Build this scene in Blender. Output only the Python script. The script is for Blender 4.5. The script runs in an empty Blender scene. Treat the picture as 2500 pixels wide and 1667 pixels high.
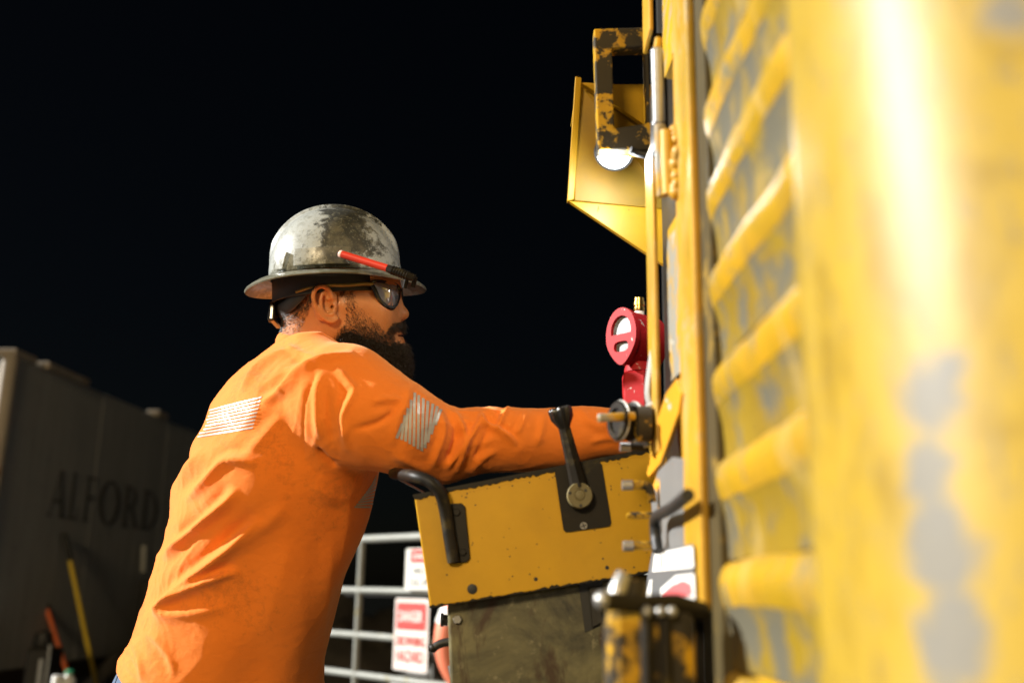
import bpy, math, random
import numpy as np
from mathutils import Vector, Matrix
from mathutils.bvhtree import BVHTree

random.seed(7); rng = np.random.default_rng(7)
sc = bpy.context.scene
COL = sc.collection
R = math.radians

# ------------------------------------------------------------------ camera
F_PX = 35.0 / 36.0 * 2500.0
PITCH = R(14.0)
CAM = np.array([0.0, 0.0, 1.1])
FW = np.array([0.0, math.cos(PITCH), math.sin(PITCH)])
ROLL = R(1.0)
_u = np.array([0.0, -math.sin(PITCH), math.cos(PITCH)]); _r = np.array([1.0, 0.0, 0.0])
UP = math.cos(ROLL) * _u - math.sin(ROLL) * _r
RT = math.cos(ROLL) * _r + math.sin(ROLL) * _u
cd = bpy.data.cameras.new('camera'); cam = bpy.data.objects.new('camera', cd); COL.objects.link(cam)
cd.lens = 35.0; cd.sensor_width = 36.0; cd.clip_start = 0.02; cd.clip_end = 2000.0
cam.location = CAM; cam.rotation_euler = Matrix((RT, UP, -FW)).transposed().to_euler()
cd.dof.use_dof = True; cd.dof.focus_distance = 1.78; cd.dof.aperture_fstop = 2.1; cd.dof.aperture_blades = 0
sc.camera = cam

# ------------------------------------------------------------------ world, light, exposure
KEY = np.array([-0.90, 0.06, 0.42]); KEY = KEY / np.linalg.norm(KEY)      # towards the key light
el = math.asin(KEY[2]); az = math.atan2(KEY[0], KEY[1])
w = bpy.data.worlds.new('World'); sc.world = w; w.use_nodes = True
nt = w.node_tree; bg = nt.nodes['Background']
sky = nt.nodes.new('ShaderNodeTexSky'); sky.sky_type = 'NISHITA'; sky.sun_disc = False
sky.sun_elevation = el; sky.sun_rotation = az
nt.links.new(sky.outputs[0], bg.inputs[0]); bg.inputs[1].default_value = 0.00035
sl = bpy.data.lights.new('key_sun', 'SUN'); sl.energy = 5.0; sl.angle = R(1.2); sl.color = (1.0, 0.985, 0.95)
so = bpy.data.objects.new('key_sun', sl); COL.objects.link(so)
so.rotation_euler = Vector(KEY).to_track_quat('Z', 'Y').to_euler()
# the site's second work light, standing well behind the photographer
fl = bpy.data.lights.new('work_light', 'AREA'); fl.shape = 'RECTANGLE'; fl.size = 1.6; fl.size_y = 1.0
fl.energy = 218.0; fl.color = (1.0, 0.76, 0.43)
fo = bpy.data.objects.new('work_light', fl); COL.objects.link(fo)
fo.location = (-2.6, -5.5, 3.6)
fo.rotation_euler = (Vector(fo.location) - Vector((0.0, 1.7, 1.2))).to_track_quat('Z', 'Y').to_euler()
vs = sc.view_settings; vs.view_transform = 'Standard'; vs.look = 'None'; vs.exposure = 1.0; vs.gamma = 1.0; vs.use_curve_mapping = False
sc.cycles.use_denoising = True
sc.cycles.max_bounces = 6

# ------------------------------------------------------------------ geometry helpers
def P(px, py, d):                      # a place at camera depth d that the photo shows at (px, py) of 2500x1667
    return CAM + d * (FW + (px - 1250) / F_PX * RT - (py - 833.5) / F_PX * UP)
def ray(px, py):
    return FW + (px - 1250) / F_PX * RT - (py - 833.5) / F_PX * UP
def PY(px, py, Y):                     # the same on the upright plane y = Y
    r = ray(px, py); return CAM + r * (Y / r[1])
def PX(px, py, X):                     # the same on the upright plane x = X
    r = ray(px, py); return CAM + r * (X / r[0])
def proj(V):
    V = np.asarray(V) - CAM
    d = V @ FW
    return 1250 + (V @ RT) / d * F_PX, 833.5 - (V @ UP) / d * F_PX, d

def empty(name, loc, label, cat, group=None):
    o = bpy.data.objects.new(name, None); COL.objects.link(o); o.location = loc
    o.empty_display_size = 0.05
    o['label'] = label; o['category'] = cat
    if group: o['group'] = group
    return o
def origin(o):
    p = np.zeros(3)
    while o is not None:
        p = p + np.array(o.location); o = o.parent
    return p
def mesh_obj(name, V, F, mat, parent=None, smooth=True, angle=35, bevel=0.0, label=None, cat=None, kind=None, group=None, loc=None):
    V = np.asarray(V, dtype=float)
    if parent is not None: org = origin(parent)
    elif loc is not None: org = np.array(loc, float)
    else: org = np.array([V[:, 0].mean(), V[:, 1].mean(), V[:, 2].min()])
    me = bpy.data.meshes.new(name)
    me.from_pydata((V - org).tolist(), [], [list(map(int, f)) for f in F])
    me.validate(); me.update()
    if smooth:
        me.polygons.foreach_set('use_smooth', [True] * len(me.polygons))
        if angle: me.set_sharp_from_angle(angle=R(angle))
    me.materials.append(mat)
    o = bpy.data.objects.new(name, me); COL.objects.link(o)
    if parent is not None: o.parent = parent
    else: o.location = org
    if bevel:
        b = o.modifiers.new('bevel', 'BEVEL'); b.width = bevel; b.segments = 2; b.limit_method = 'ANGLE'; b.angle_limit = R(40)
        b.harden_normals = False
    if label: o['label'] = label
    if cat: o['category'] = cat
    if kind: o['kind'] = kind
    if group: o['group'] = group
    return o

def frame(axis):
    a = np.asarray(axis, float); a = a / np.linalg.norm(a)
    h = np.array([0, 0, 1.0]) if abs(a[2]) < 0.9 else np.array([1.0, 0, 0])
    x = np.cross(h, a); x /= np.linalg.norm(x); y = np.cross(a, x)
    return x, y, a

class MB:
    def __init__(s): s.v = []; s.f = []
    def add(s, V, F):
        n = len(s.v); s.v += [tuple(map(float, p)) for p in V]; s.f += [tuple(i + n for i in f) for f in F]; return s
    def box(s, a, b):
        x0, y0, z0 = np.minimum(a, b); x1, y1, z1 = np.maximum(a, b)
        return s.add([(x0, y0, z0), (x1, y0, z0), (x1, y1, z0), (x0, y1, z0), (x0, y0, z1), (x1, y0, z1), (x1, y1, z1), (x0, y1, z1)],
                     [(0, 3, 2, 1), (4, 5, 6, 7), (0, 1, 5, 4), (1, 2, 6, 5), (2, 3, 7, 6), (3, 0, 4, 7)])
    def prism(s, poly, ext):
        poly = [np.asarray(p, float) for p in poly]; n = len(poly); e = np.asarray(ext, float)
        nrm = np.zeros(3)
        for i in range(n): nrm += np.cross(poly[i] - poly[0], poly[(i + 1) % n] - poly[0])
        if nrm @ e > 0: poly = poly[::-1]
        V = poly + [p + e for p in poly]
        F = [tuple(range(n)), tuple(range(2 * n - 1, n - 1, -1))]
        F += [(j, i, i + n, j + n) for i, j in ((i, (i + 1) % n) for i in range(n))]
        return s.add(V, F)
    def tube(s, path, r, n=12, cap=True, flat=1.0, up=None):
        path = np.asarray(path, float); m = len(path)
        rs = np.full(m, r, float) if np.isscalar(r) else np.asarray(r, float)
        V = []; px_ = None
        for i in range(m):
            t = path[min(i + 1, m - 1)] - path[max(i - 1, 0)]; t = t / (np.linalg.norm(t) + 1e-12)
            if px_ is None:
                x, y, _ = frame(t)
                if up is not None:
                    x = np.asarray(up, float) - t * (np.asarray(up, float) @ t); x /= np.linalg.norm(x); y = np.cross(t, x)
            else:
                x = px_ - t * (px_ @ t); x /= np.linalg.norm(x); y = np.cross(t, x)
            px_ = x
            for k in range(n):
                a = 2 * math.pi * k / n
                V.append(path[i] + rs[i] * (math.cos(a) * x + flat * math.sin(a) * y))
        F = [(i * n + k, i * n + (k + 1) % n, (i + 1) * n + (k + 1) % n, (i + 1) * n + k) for i in range(m - 1) for k in range(n)]
        if cap: F += [tuple(range(n - 1, -1, -1)), tuple((m - 1) * n + k for k in range(n))]
        return s.add(V, F)
    def lathe(s, o, axis, prof, n=24, cap=True):
        x, y, a = frame(axis); o = np.asarray(o, float); V = []
        for r, h in prof:
            for k in range(n):
                t = 2 * math.pi * k / n; V.append(o + a * h + r * (math.cos(t) * x + math.sin(t) * y))
        m = len(prof)
        F = [(i * n + k, i * n + (k + 1) % n, (i + 1) * n + (k + 1) % n, (i + 1) * n + k) for i in range(m - 1) for k in range(n)]
        if cap: F += [tuple(range(n - 1, -1, -1)), tuple((m - 1) * n + k for k in range(n))]
        return s.add(V, F)
    def ball(s, c, r, nu=16, nv=10):
        c = np.asarray(c, float); rr = np.ones(3) * r
        V = [c + rr * np.array([math.sin(math.pi * (i + .5) / nv) * math.cos(2 * math.pi * k / nu), math.sin(math.pi * (i + .5) / nv) * math.sin(2 * math.pi * k / nu), math.cos(math.pi * (i + .5) / nv)]) for i in range(nv) for k in range(nu)]
        F = [(i * nu + k, (i + 1) * nu + k, (i + 1) * nu + (k + 1) % nu, i * nu + (k + 1) % nu) for i in range(nv - 1) for k in range(nu)]
        F += [tuple(range(nu)), tuple((nv - 1) * nu + k for k in range(nu - 1, -1, -1))]
        return s.add(V, F)
    def build(s, name, mat, parent=None, **k): return mesh_obj(name, s.v, s.f, mat, parent, **k)

def smooth_path(pts, n=8):
    pts = [np.asarray(p, float) for p in pts]; out = []
    for i in range(len(pts) - 1):
        p0, p1, p2, p3 = pts[max(i - 1, 0)], pts[i], pts[i + 1], pts[min(i + 2, len(pts) - 1)]
        for k in range(n):
            t = k / n
            out.append(0.5 * ((2 * p1) + (-p0 + p2) * t + (2 * p0 - 5 * p1 + 4 * p2 - p3) * t * t + (-p0 + 3 * p1 - 3 * p2 + p3) * t ** 3))
    out.append(pts[-1]); return np.array(out)

def text_mesh(name, body, center, right, up, height, mat, parent, width=None, depth=0.0008, bold=0.0):
    cu = bpy.data.curves.new(name, 'FONT'); cu.body = body; cu.align_x = 'CENTER'; cu.align_y = 'CENTER'; cu.extrude = 0.0; cu.offset = bold
    cu.resolution_u = 3
    o = bpy.data.objects.new('t', cu); COL.objects.link(o)
    bpy.context.view_layer.update()
    me = o.evaluated_get(bpy.context.evaluated_depsgraph_get()).to_mesh()
    V = np.array([v.co for v in me.vertices]); F = [tuple(p.vertices) for p in me.polygons]
    o.evaluated_get(bpy.context.evaluated_depsgraph_get()).to_mesh_clear()
    bpy.data.objects.remove(o); bpy.data.curves.remove(cu)
    mn, mx = V.min(0), V.max(0); V = V - (mn + mx) / 2
    sy = height / (mx[1] - mn[1]); sx = sy if width is None else width / (mx[0] - mn[0])
    right = np.asarray(right, float); up = np.asarray(up, float)
    W = np.asarray(center) + np.outer(V[:, 0] * sx, right) + np.outer(V[:, 1] * sy, up)
    return mesh_obj(name, W, F, mat, parent, smooth=False)

# ------------------------------------------------------------------ materials
def newmat(name):
    m = bpy.data.materials.new(name); m.use_nodes = True
    n = m.node_tree; b = n.nodes['Principled BSDF']; return m, n, b
def nd(n, t, **k):
    x = n.nodes.new(t)
    for a, v in k.items(): setattr(x, a, v)
    return x
def L(n, a, b): n.links.new(a, b)
def coords(n): return nd(n, 'ShaderNodeTexCoord').outputs['Object']
def noise(n, co, scale, detail=4, rough=0.6, dist=0.0, stretch=None):
    if stretch is not None:
        mp = nd(n, 'ShaderNodeMapping'); mp.inputs['Scale'].default_value = stretch; L(n, co, mp.inputs['Vector']); co = mp.outputs[0]
    t = nd(n, 'ShaderNodeTexNoise'); t.inputs['Scale'].default_value = scale; t.inputs['Detail'].default_value = detail
    t.inputs['Roughness'].default_value = rough; t.inputs['Distortion'].default_value = dist
    L(n, co, t.inputs['Vector']); return t.outputs['Fac']
def ramp(n, fac, stops):
    r = nd(n, 'ShaderNodeValToRGB'); e = r.color_ramp.elements
    while len(e) < len(stops): e.new(0.5)
    for i, (p, c) in enumerate(stops):
        e[i].position = p; e[i].color = (c, c, c, 1) if np.isscalar(c) else (*c, 1)
    L(n, fac, r.inputs[0]); return r.outputs[0]
def mix(n, fac, a, b, mode='MIX'):
    x = nd(n, 'ShaderNodeMix', data_type='RGBA', blend_type=mode)
    for i, v in ((0, fac), (6, a), (7, b)):
        s = x.inputs[i]
        if hasattr(v, 'is_output'): L(n, v, s)
        elif i == 0: s.default_value = v
        elif np.isscalar(v): s.default_value = (v, v, v, 1)
        else: s.default_value = (*v, 1)
    return x.outputs[2]
def mth(n, op, a, b=0.0, c=None):
    x = nd(n, 'ShaderNodeMath', operation=op)
    for i, v in enumerate((a, b, c)):
        if v is None: continue
        if hasattr(v, 'is_output'): L(n, v, x.inputs[i])
        else: x.inputs[i].default_value = v
    return x.outputs[0]
def bump(n, b, h, strength=0.3, dist=0.001):
    x = nd(n, 'ShaderNodeBump'); x.inputs['Strength'].default_value = strength; x.inputs['Distance'].default_value = dist
    L(n, h, x.inputs['Height']); L(n, x.outputs[0], b.inputs['Normal'])

def simple(name, col, rough=0.5, metal=0.0, var=0.15, scale=30, bmp=0.1):
    m, n, b = newmat(name); co = coords(n); f = noise(n, co, scale)
    c = mix(n, f, [x * (1 - var) for x in col], [min(1, x * (1 + var)) for x in col]); L(n, c, b.inputs['Base Color'])
    b.inputs['Roughness'].default_value = rough; b.inputs['Metallic'].default_value = metal
    if bmp: bump(n, b, f, bmp)
    return m
def worn(name, base, under, scale=40, thr=0.62, soft=0.02, rough=0.4, stretch=None, dirt=0.25, dirtcol=(0.05, 0.035, 0.015), grey=0.0, coat=0.0, spec=0.35, olive=0.0):
    m, n, b = newmat(name); co = coords(n); b.inputs['Specular IOR Level'].default_value = spec
    f = noise(n, co, scale, 6, 0.62, 0.3, stretch)
    big = noise(n, co, scale * 0.22, 3, 0.5)
    ff = mth(n, 'ADD', f, mth(n, 'MULTIPLY', mth(n, 'SUBTRACT', big, 0.5), 0.5))
    chip = ramp(n, ff, [(thr, 0.0), (thr + soft, 1.0)])
    v = noise(n, co, scale * 0.6, 4)
    col = mix(n, v, [x * 0.86 for x in base], [min(1, x * 1.08) for x in base])
    d = ramp(n, noise(n, co, scale * 0.35, 5, 0.7), [(0.45, 0.0), (0.75, dirt)])
    col = mix(n, d, col, dirtcol)
    if olive:
        og = ramp(n, noise(n, co, 7, 5, 0.65, 0.5, (1, 1.6, 0.7)), [(0.46, 0.0), (0.66, olive)]); col = mix(n, og, col, (0.24, 0.165, 0.008))
        pg = ramp(n, noise(n, co, 11, 5, 0.65, 0.5, (1, 2.4, 0.5)), [(0.56, 0.0), (0.74, olive)]); col = mix(n, pg, col, (0.46, 0.36, 0.17))
    if grey:
        g = ramp(n, noise(n, co, scale * 0.3, 5, 0.65, 0.6, stretch), [(1 - grey - 0.1, 0.0), (1 - grey, 1.0)])
        col = mix(n, g, col, (0.24, 0.235, 0.20))
    col = mix(n, chip, col, under); L(n, col, b.inputs['Base Color'])
    rr = mix(n, chip, rough, 0.75); L(n, rr, b.inputs['Roughness'])
    bump(n, b, mth(n, 'SUBTRACT', mth(n, 'MULTIPLY', v, 0.15), chip), 0.5, 0.0006)
    if coat: b.inputs['Coat Weight'].default_value = coat; b.inputs['Coat Roughness'].default_value = 0.25
    return m

YEL = (0.50, 0.28, 0.009); DARK = (0.018, 0.014, 0.008)
M = {}
M['yellow'] = worn('yellow_paint', YEL, DARK, 26, 0.73, 0.015, 0.42, dirt=0.12)
M['yellow_console'] = worn('console_yellow', (0.56, 0.305, 0.002), DARK, 30, 0.775, 0.01, 0.5, dirt=0.10)
M['yellow_worn'] = worn('worn_yellow_paint', YEL, DARK, 42, 0.52, 0.05, 0.42, dirt=0.4, olive=0.5)
M['yellow_grey'] = worn('scuffed_yellow_paint', YEL, (0.30, 0.28, 0.22), 30, 0.60, 0.05, 0.38, dirt=0.3, grey=0.42)
M['black_steel'] = worn('black_steel', (0.009, 0.007, 0.004), (0.07, 0.052, 0.014), 40, 0.58, 0.25, 0.5, dirt=0.3, dirtcol=(0.03, 0.02, 0.006), spec=0.22)
M['dark_steel'] = simple('dark_steel', (0.02, 0.018, 0.014), 0.5, 0.2, 0.4, 30)
M['rust_steel'] = worn('rusty_steel', (0.085, 0.08, 0.05), (0.09, 0.045, 0.015), 14, 0.58, 0.12, 0.6, dirt=0.75, dirtcol=(0.025, 0.022, 0.012))
M['steel'] = simple('bare_steel', (0.36, 0.36, 0.35), 0.35, 0.7, 0.2, 60)
M['grey_paint'] = simple('grey_paint', (0.36, 0.36, 0.34), 0.45, 0.2, 0.2, 40)
M['brass'] = simple('brass', (0.62, 0.40, 0.12), 0.28, 1.0, 0.1, 50)
M['white'] = simple('white_plastic', (0.78, 0.77, 0.72), 0.5, 0, 0.05, 20)
M['black_rubber'] = simple('black_rubber', (0.012, 0.012, 0.011), 0.55, 0, 0.3, 40)
# ================================================================== the setting
def PZ(px, py, Z=0.0):
    r = ray(px, py); return CAM + r * ((Z - CAM[2]) / r[2])
def zat(px, py, Y): return PY(px, py, Y)[2]

m, n, b = newmat('mud'); co = coords(n)
f = noise(n, co, 0.9, 8, 0.65); g = noise(n, co, 14, 5, 0.6)
L(n, mix(n, f, (0.018, 0.016, 0.013), (0.05, 0.044, 0.034)), b.inputs['Base Color']); b.inputs['Roughness'].default_value = 0.85
bump(n, b, g, 0.6, 0.03); M['mud'] = m
N = 60; S = 400.0
gv = []; gf = []
xs = np.sign(np.linspace(-1, 1, N)) * np.abs(np.linspace(-1, 1, N)) ** 2.5 * S
for i in range(N):
    for j in range(N):
        x, y = xs[i], xs[j] + 6
        r_ = math.hypot(x, y - 2)
        gv.append((x, y, 0.0 if r_ < 5 else 0.03 * math.sin(x * 1.3) * math.cos(y * 0.9)))
gf = [(i * N + j, (i + 1) * N + j, (i + 1) * N + j + 1, i * N + j + 1) for i in range(N - 1) for j in range(N - 1)]
mesh_obj('ground', gv, gf, M['mud'], kind='structure', loc=(0, 0, 0))

m, n, b = newmat('pond_water'); co = coords(n)
b.inputs['Base Color'].default_value = (0.006, 0.006, 0.005, 1); b.inputs['Roughness'].default_value = 0.12
bump(n, b, noise(n, co, 6, 3), 0.2, 0.02)
mb = MB(); mb.add([(-2.4, 10.0, 0.04), (40, 10.0, 0.04), (40, 14.0, 0.04), (40, 160, 0.04), (-90, 160, 0.04), (-90, 14.0, 0.04), (-2.4, 14.0, 0.04)], [(0, 1, 2, 3, 4, 5, 6)])
mb.build('pond', m, kind='structure', loc=(0, 0, 0), smooth=False)

# berm of dug earth behind the gate
def lumpy(cx, cy, rx, ry, h, seed, nx=46, ny=30, amp=0.25):
    r = np.random.default_rng(seed); ph = r.uniform(0, 6.28, (14, 2)); fr = r.uniform(2, 16, (14, 2)) * r.choice([-1, 1], (14, 2)); am = 1 / np.abs(fr).sum(1)
    V = []
    for i in range(nx):
        for j in range(ny):
            u = 2 * i / (nx - 1) - 1; v = 2 * j / (ny - 1) - 1
            x, y = cx + u * rx, cy + v * ry
            q = max(0, 1 - abs(u) ** 2.4) * max(0, 1 - abs(v) ** 2)
            nz = sum(a * math.sin(f0 * x + f1 * y + p0) for a, (f0, f1), (p0, _) in zip(am, fr, ph))
            V.append((x, y, -0.05 + h * q * (1 + amp * 2.2 * nz)))
    F = [(i * ny + j, (i + 1) * ny + j, (i + 1) * ny + j + 1, i * ny + j + 1) for i in range(nx - 1) for j in range(ny - 1)]
    return V, F
V, F = lumpy(-1.6, 8.4, 2.2, 1.3, 0.95, 3); 
m, n, b = newmat('earth'); co = coords(n); f = noise(n, co, 5, 8, 0.7)
L(n, mix(n, f, (0.03, 0.026, 0.02), (0.11, 0.095, 0.075)), b.inputs['Base Color']); b.inputs['Roughness'].default_value = 0.9; bump(n, b, f, 0.9, 0.06); M['earth'] = m
o = mesh_obj('earth_berm', V, F, m, loc=(-1.6, 8.4, 0)); o['label'] = 'dark berm of dug earth seen through the pipe gate'; o['category'] = 'dirt pile'

M['stone'] = simple('stone', (0.30, 0.29, 0.27), 0.8, 0, 0.5, 9, 0.8)
def boulder(c, r, seed, label):
    q = np.random.default_rng(seed); mb = MB(); mb.ball((0, 0, 0), 1.0, 18, 12)
    V = np.array(mb.v); d = q.normal(size=(9, 3)); d /= np.linalg.norm(d, axis=1)[:, None]; cut = q.uniform(0.55, 0.9, 9)
    for k in range(9):
        s_ = V @ d[k]; over = np.clip(s_ - cut[k], 0, None); V = V - np.outer(over * 0.85, d[k])
    V = V * r + np.asarray(c)
    mesh_obj('boulder', V, mb.f, M['stone'], angle=28, label=label, cat='rock', group='boulders heaped behind the gate')
bc = PY(1010, 1640, 6.0)
for k, (dx, dy, z, r, lb) in enumerate([(-0.18, 0.0, 0.20, (0.26, 0.25, 0.22), 'pale boulder at the bottom left of the heap behind the gate'), (0.22, 0.05, 0.22, (0.28, 0.25, 0.24), 'pale boulder at the bottom right of the heap, behind the life ring'),
                                     (0.02, 0.08, 0.5, (0.2, 0.2, 0.17), 'topmost pale boulder of the heap below the drowning hazard sign'), (0.24, 0.1, 0.55, (0.13, 0.14, 0.11), 'smallest pale boulder, lodged beside the life ring')]):
    boulder((bc[0] + dx, bc[1] + dy, z), np.array(r), 20 + k, lb)

# ------------------------------------------------------------------ site trailer on the left
TA = np.array([-3.211, 6.31]); TDIR = np.array([0.06, 1.0]); TDIR = TDIR / np.linalg.norm(TDIR)
def PT(px, py, off=0.0):               # where the photo's pixel meets the trailer's long side
    nrm = np.array([TDIR[1], -TDIR[0], 0]); a = np.array([TA[0], TA[1], 0]) + nrm * off
    r = ray(px, py); return CAM + r * (((a - CAM) @ nrm) / (r @ nrm))
zt = PT(45, 872)[2]; TL = 6.4
t3 = np.array([TDIR[0], TDIR[1], 0]); tn = np.array([TDIR[1], -TDIR[0], 0]); z3 = np.array([0, 0, 1.0])
tr = empty('site_trailer', (TA[0], TA[1], 0), 'dark weathered site trailer wall with faint painted lettering at far left', 'trailer')
m, n, b = newmat('trailer_wall'); co = coords(n)
f = noise(n, co, 1.1, 6, 0.6); s_ = noise(n, co, 2.2, 5, 0.65, 0, (1, 6, 0.5)); k_ = noise(n, co, 18, 5, 0.7)
c = mix(n, f, (0.32, 0.32, 0.29), (0.47, 0.47, 0.43)); c = mix(n, ramp(n, s_, [(0.42, 0.0), (0.75, 0.35)]), c, (0.17, 0.165, 0.13))
c = mix(n, ramp(n, k_, [(0.6, 0.0), (0.75, 0.5)]), c, (0.05, 0.045, 0.03)); L(n, c, b.inputs['Base Color']); b.inputs['Roughness'].default_value = 0.75; bump(n, b, f, 0.4, 0.02)
M['trailer'] = m
M['lettering'] = simple('faded_black_lettering', (0.095, 0.092, 0.08), 0.8, 0, 0.6, 14, 0)
A = np.array([TA[0], TA[1], 0.0])
npan = 5
for k in range(npan):
    a0 = A + t3 * (TL * k / npan + 0.004) + z3 * 0.55; a1 = A + t3 * (TL * (k + 1) / npan - 0.004) + z3 * 0.55
    mb = MB(); mb.prism([a0, a1, a1 + z3 * (zt - 0.55), a0 + z3 * (zt - 0.55)], -tn * 0.05); mb.build('wall_panel', M['trailer'], tr, smooth=False, bevel=0.004)
    if k: mb = MB(); c0 = A + t3 * (TL * k / npan) + z3 * 0.56; mb.prism([c0 - t3 * 0.02, c0 + t3 * 0.02, c0 + t3 * 0.02 + z3 * (zt - 0.57), c0 - t3 * 0.02 + z3 * (zt - 0.57)], tn * 0.002); mb.build('seam_cover', M['trailer'], tr, smooth=False)
mb = MB(); mb.prism([A - tn * 0.06 + z3 * 0.55, A + t3 * TL - tn * 0.06 + z3 * 0.55, A + t3 * TL - tn * 2.3 + z3 * 0.55, A - tn * 2.3 + z3 * 0.55], z3 * (zt - 0.6)); mb.build('trailer_body', M['trailer'], tr, smooth=False)
mb = MB(); mb.tube([A - tn * 0.03 - t3 * 0.02 + z3 * 0.45, A - tn * 0.03 - t3 * 0.02 + z3 * (zt + 0.02)], 0.05, 16)
M['post_white'] = worn('chalky_white_paint', (0.40, 0.34, 0.26), (0.20, 0.12, 0.06), 9, 0.6, 0.1, 0.6, dirt=0.3)
mb.build('corner_post', M['post_white'], tr)
mb = MB(); mb.prism([A + tn * 0.03 - t3 * 0.07, A + tn * 0.03 + t3 * 0.2, A - tn * 0.12 + t3 * 0.2, A - tn * 0.12 - t3 * 0.07], z3 * 0.05); mb.v = [(x, y, z + zt - 0.01) for x, y, z in mb.v]
mb.build('corner_cap', M['post_white'], tr, smooth=False, bevel=0.01)
for p0, p1 in (((104, 884), (205, 925)), ((378, 982), (402, 988))):
    q0 = PT(*p0); q1 = PT(*p1); q0[2] = q1[2] = zt - 0.01
    mb = MB(); mb.prism([q0 + tn * 0.05, q1 + tn * 0.05, q1 - tn * 0.06, q0 - tn * 0.06], z3 * 0.05); mb.build('roof_flashing', M['post_white'], tr, smooth=False, bevel=0.008)
mb = MB(); mb.prism([A + tn * 0.01 + z3 * 0.42, A + t3 * TL + tn * 0.01 + z3 * 0.42, A + t3 * TL - tn * 0.1 + z3 * 0.42, A - tn * 0.1 + z3 * 0.42], z3 * 0.12); mb.build('chassis_rail', M['dark_steel'], tr, smooth=False)
for s in (0.7, 5.2):
    for dn in (0.12, 2.0):
        c0 = A + t3 * s - tn * dn + z3 * 0.36
        mb = MB(); mb.lathe(c0 - tn * 0.1, tn, [(0.16, 0), (0.34, 0.0), (0.36, 0.03), (0.36, 0.17), (0.34, 0.2), (0.16, 0.2)], 28); mb.build('wheel', M['black_rubber'], tr)
# ALFORD, drawn as serif capitals on a 1 x 1 cell
def strokes(ch):
    T, t = 0.17, 0.06
    def bar(x0, y0, x1, y1): return [(x0, y0), (x1, y0), (x1, y1), (x0, y1)]
    def ring(cx, rx, ry, tx, ty, a0=0, a1=360, n=26):
        out = []
        for k in range(n):
            a = R(a0 + (a1 - a0) * k / n); c = R(a0 + (a1 - a0) * (k + 1) / n)
            p = lambda th, i: (cx + (rx - i * tx) * math.cos(th), 0.5 + (ry - i * ty) * math.sin(th))
            out.append([p(a, 0), p(c, 0), p(c, 1), p(a, 1)])
        return out
    if ch == 'A': return [[(0.02, 0), (0.09, 0), (0.5, 1), (0.45, 1)], [(0.66, 0), (0.86, 0), (0.56, 1), (0.45, 1)], bar(0.22, 0.3, 0.72, 0.36), bar(-0.06, 0, 0.2, 0.04), bar(0.58, 0, 0.98, 0.04)]
    if ch == 'L': return [bar(0.15, 0, 0.15 + T, 1), bar(0.04, 0.96, 0.46, 1), bar(0.04, 0, 0.8, 0.05), [(0.72, 0.05), (0.8, 0.05), (0.84, 0.3), (0.8, 0.3)]]
    if ch == 'F': return [bar(0.15, 0, 0.15 + T, 1), bar(0.04, 0.95, 0.8, 1), bar(0.04, 0, 0.46, 0.04), bar(0.32, 0.5, 0.62, 0.55), [(0.74, 0.95), (0.8, 0.95), (0.82, 0.72), (0.78, 0.72)], bar(0.6, 0.42, 0.64, 0.64)]
    if ch == 'O': return ring(0.5, 0.46, 0.52, 0.17, 0.05)
    if ch == 'R': return [bar(0.12, 0, 0.12 + T, 1), bar(0.02, 0.96, 0.4, 1), bar(0.02, 0, 0.4, 0.04)] + \
        [[(0.3 + 0.42 * math.cos(R(a)), 0.745 + 0.255 * math.sin(R(a))), (0.3 + 0.42 * math.cos(R(a + 15)), 0.745 + 0.255 * math.sin(R(a + 15))), (0.3 + 0.26 * math.cos(R(a + 15)), 0.745 + 0.21 * math.sin(R(a + 15))), (0.3 + 0.26 * math.cos(R(a)), 0.745 + 0.21 * math.sin(R(a)))] for a in range(-90, 90, 15)] + [[(0.42, 0.5), (0.56, 0.52), (0.95, 0.0), (0.76, 0.0)]]
    if ch == 'D': return [bar(0.12, 0, 0.12 + T, 1), bar(0.02, 0.96, 0.36, 1), bar(0.02, 0, 0.36, 0.04)] + [[(0.3 + 0.62 * math.cos(R(a)), 0.5 + 0.5 * math.sin(R(a))), (0.3 + 0.62 * math.cos(R(a + 12)), 0.5 + 0.5 * math.sin(R(a + 12))), (0.3 + 0.45 * math.cos(R(a + 12)), 0.5 + 0.45 * math.sin(R(a + 12))), (0.3 + 0.45 * math.cos(R(a)), 0.5 + 0.45 * math.sin(R(a)))] for a in range(-90, 90, 12)]
    return []
s_of = lambda px: (PT(px, 1200) - A) @ t3
zl0 = PT(140, 1262)[2]; zl1 = PT(140, 1144)[2]
xe = [(122, 166), (170, 200), (206, 240), (240, 298), (302, 346), (348, 392)]
for ch, (xa, xb_) in zip('ALFORD', xe):
    s0, s1 = s_of(xa), s_of(xb_); mb = MB()
    for i, q in enumerate(strokes(ch)):
        mb.prism([A + t3 * (s0 + (s1 - s0) * u) + z3 * (zl0 + (zl1 - zl0) * v) + tn * (0.003 + 0.0006 * (i % 3)) for u, v in q], tn * 0.001)
    mb.build('letter', M['lettering'], tr, smooth=False)
# dark pipework hanging on the trailer wall behind the man's back
q = PT(350, 1400); mb = MB()
mb.tube([PT(352, 1330, 0.06), PT(349, 1395, 0.06)], 0.022, 8); mb.build('conduit', M['trailer'], tr)
mb = MB(); a = PT(345, 1420, 0.02)
mb.prism([a + t3 * 0.0, a + t3 * 1.1, a + t3 * 1.1 - z3 * 0.5, a - z3 * 0.5], tn * 0.18); mb.build('meter_box', M['dark_steel'], tr, smooth=False, bevel=0.01)

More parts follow.
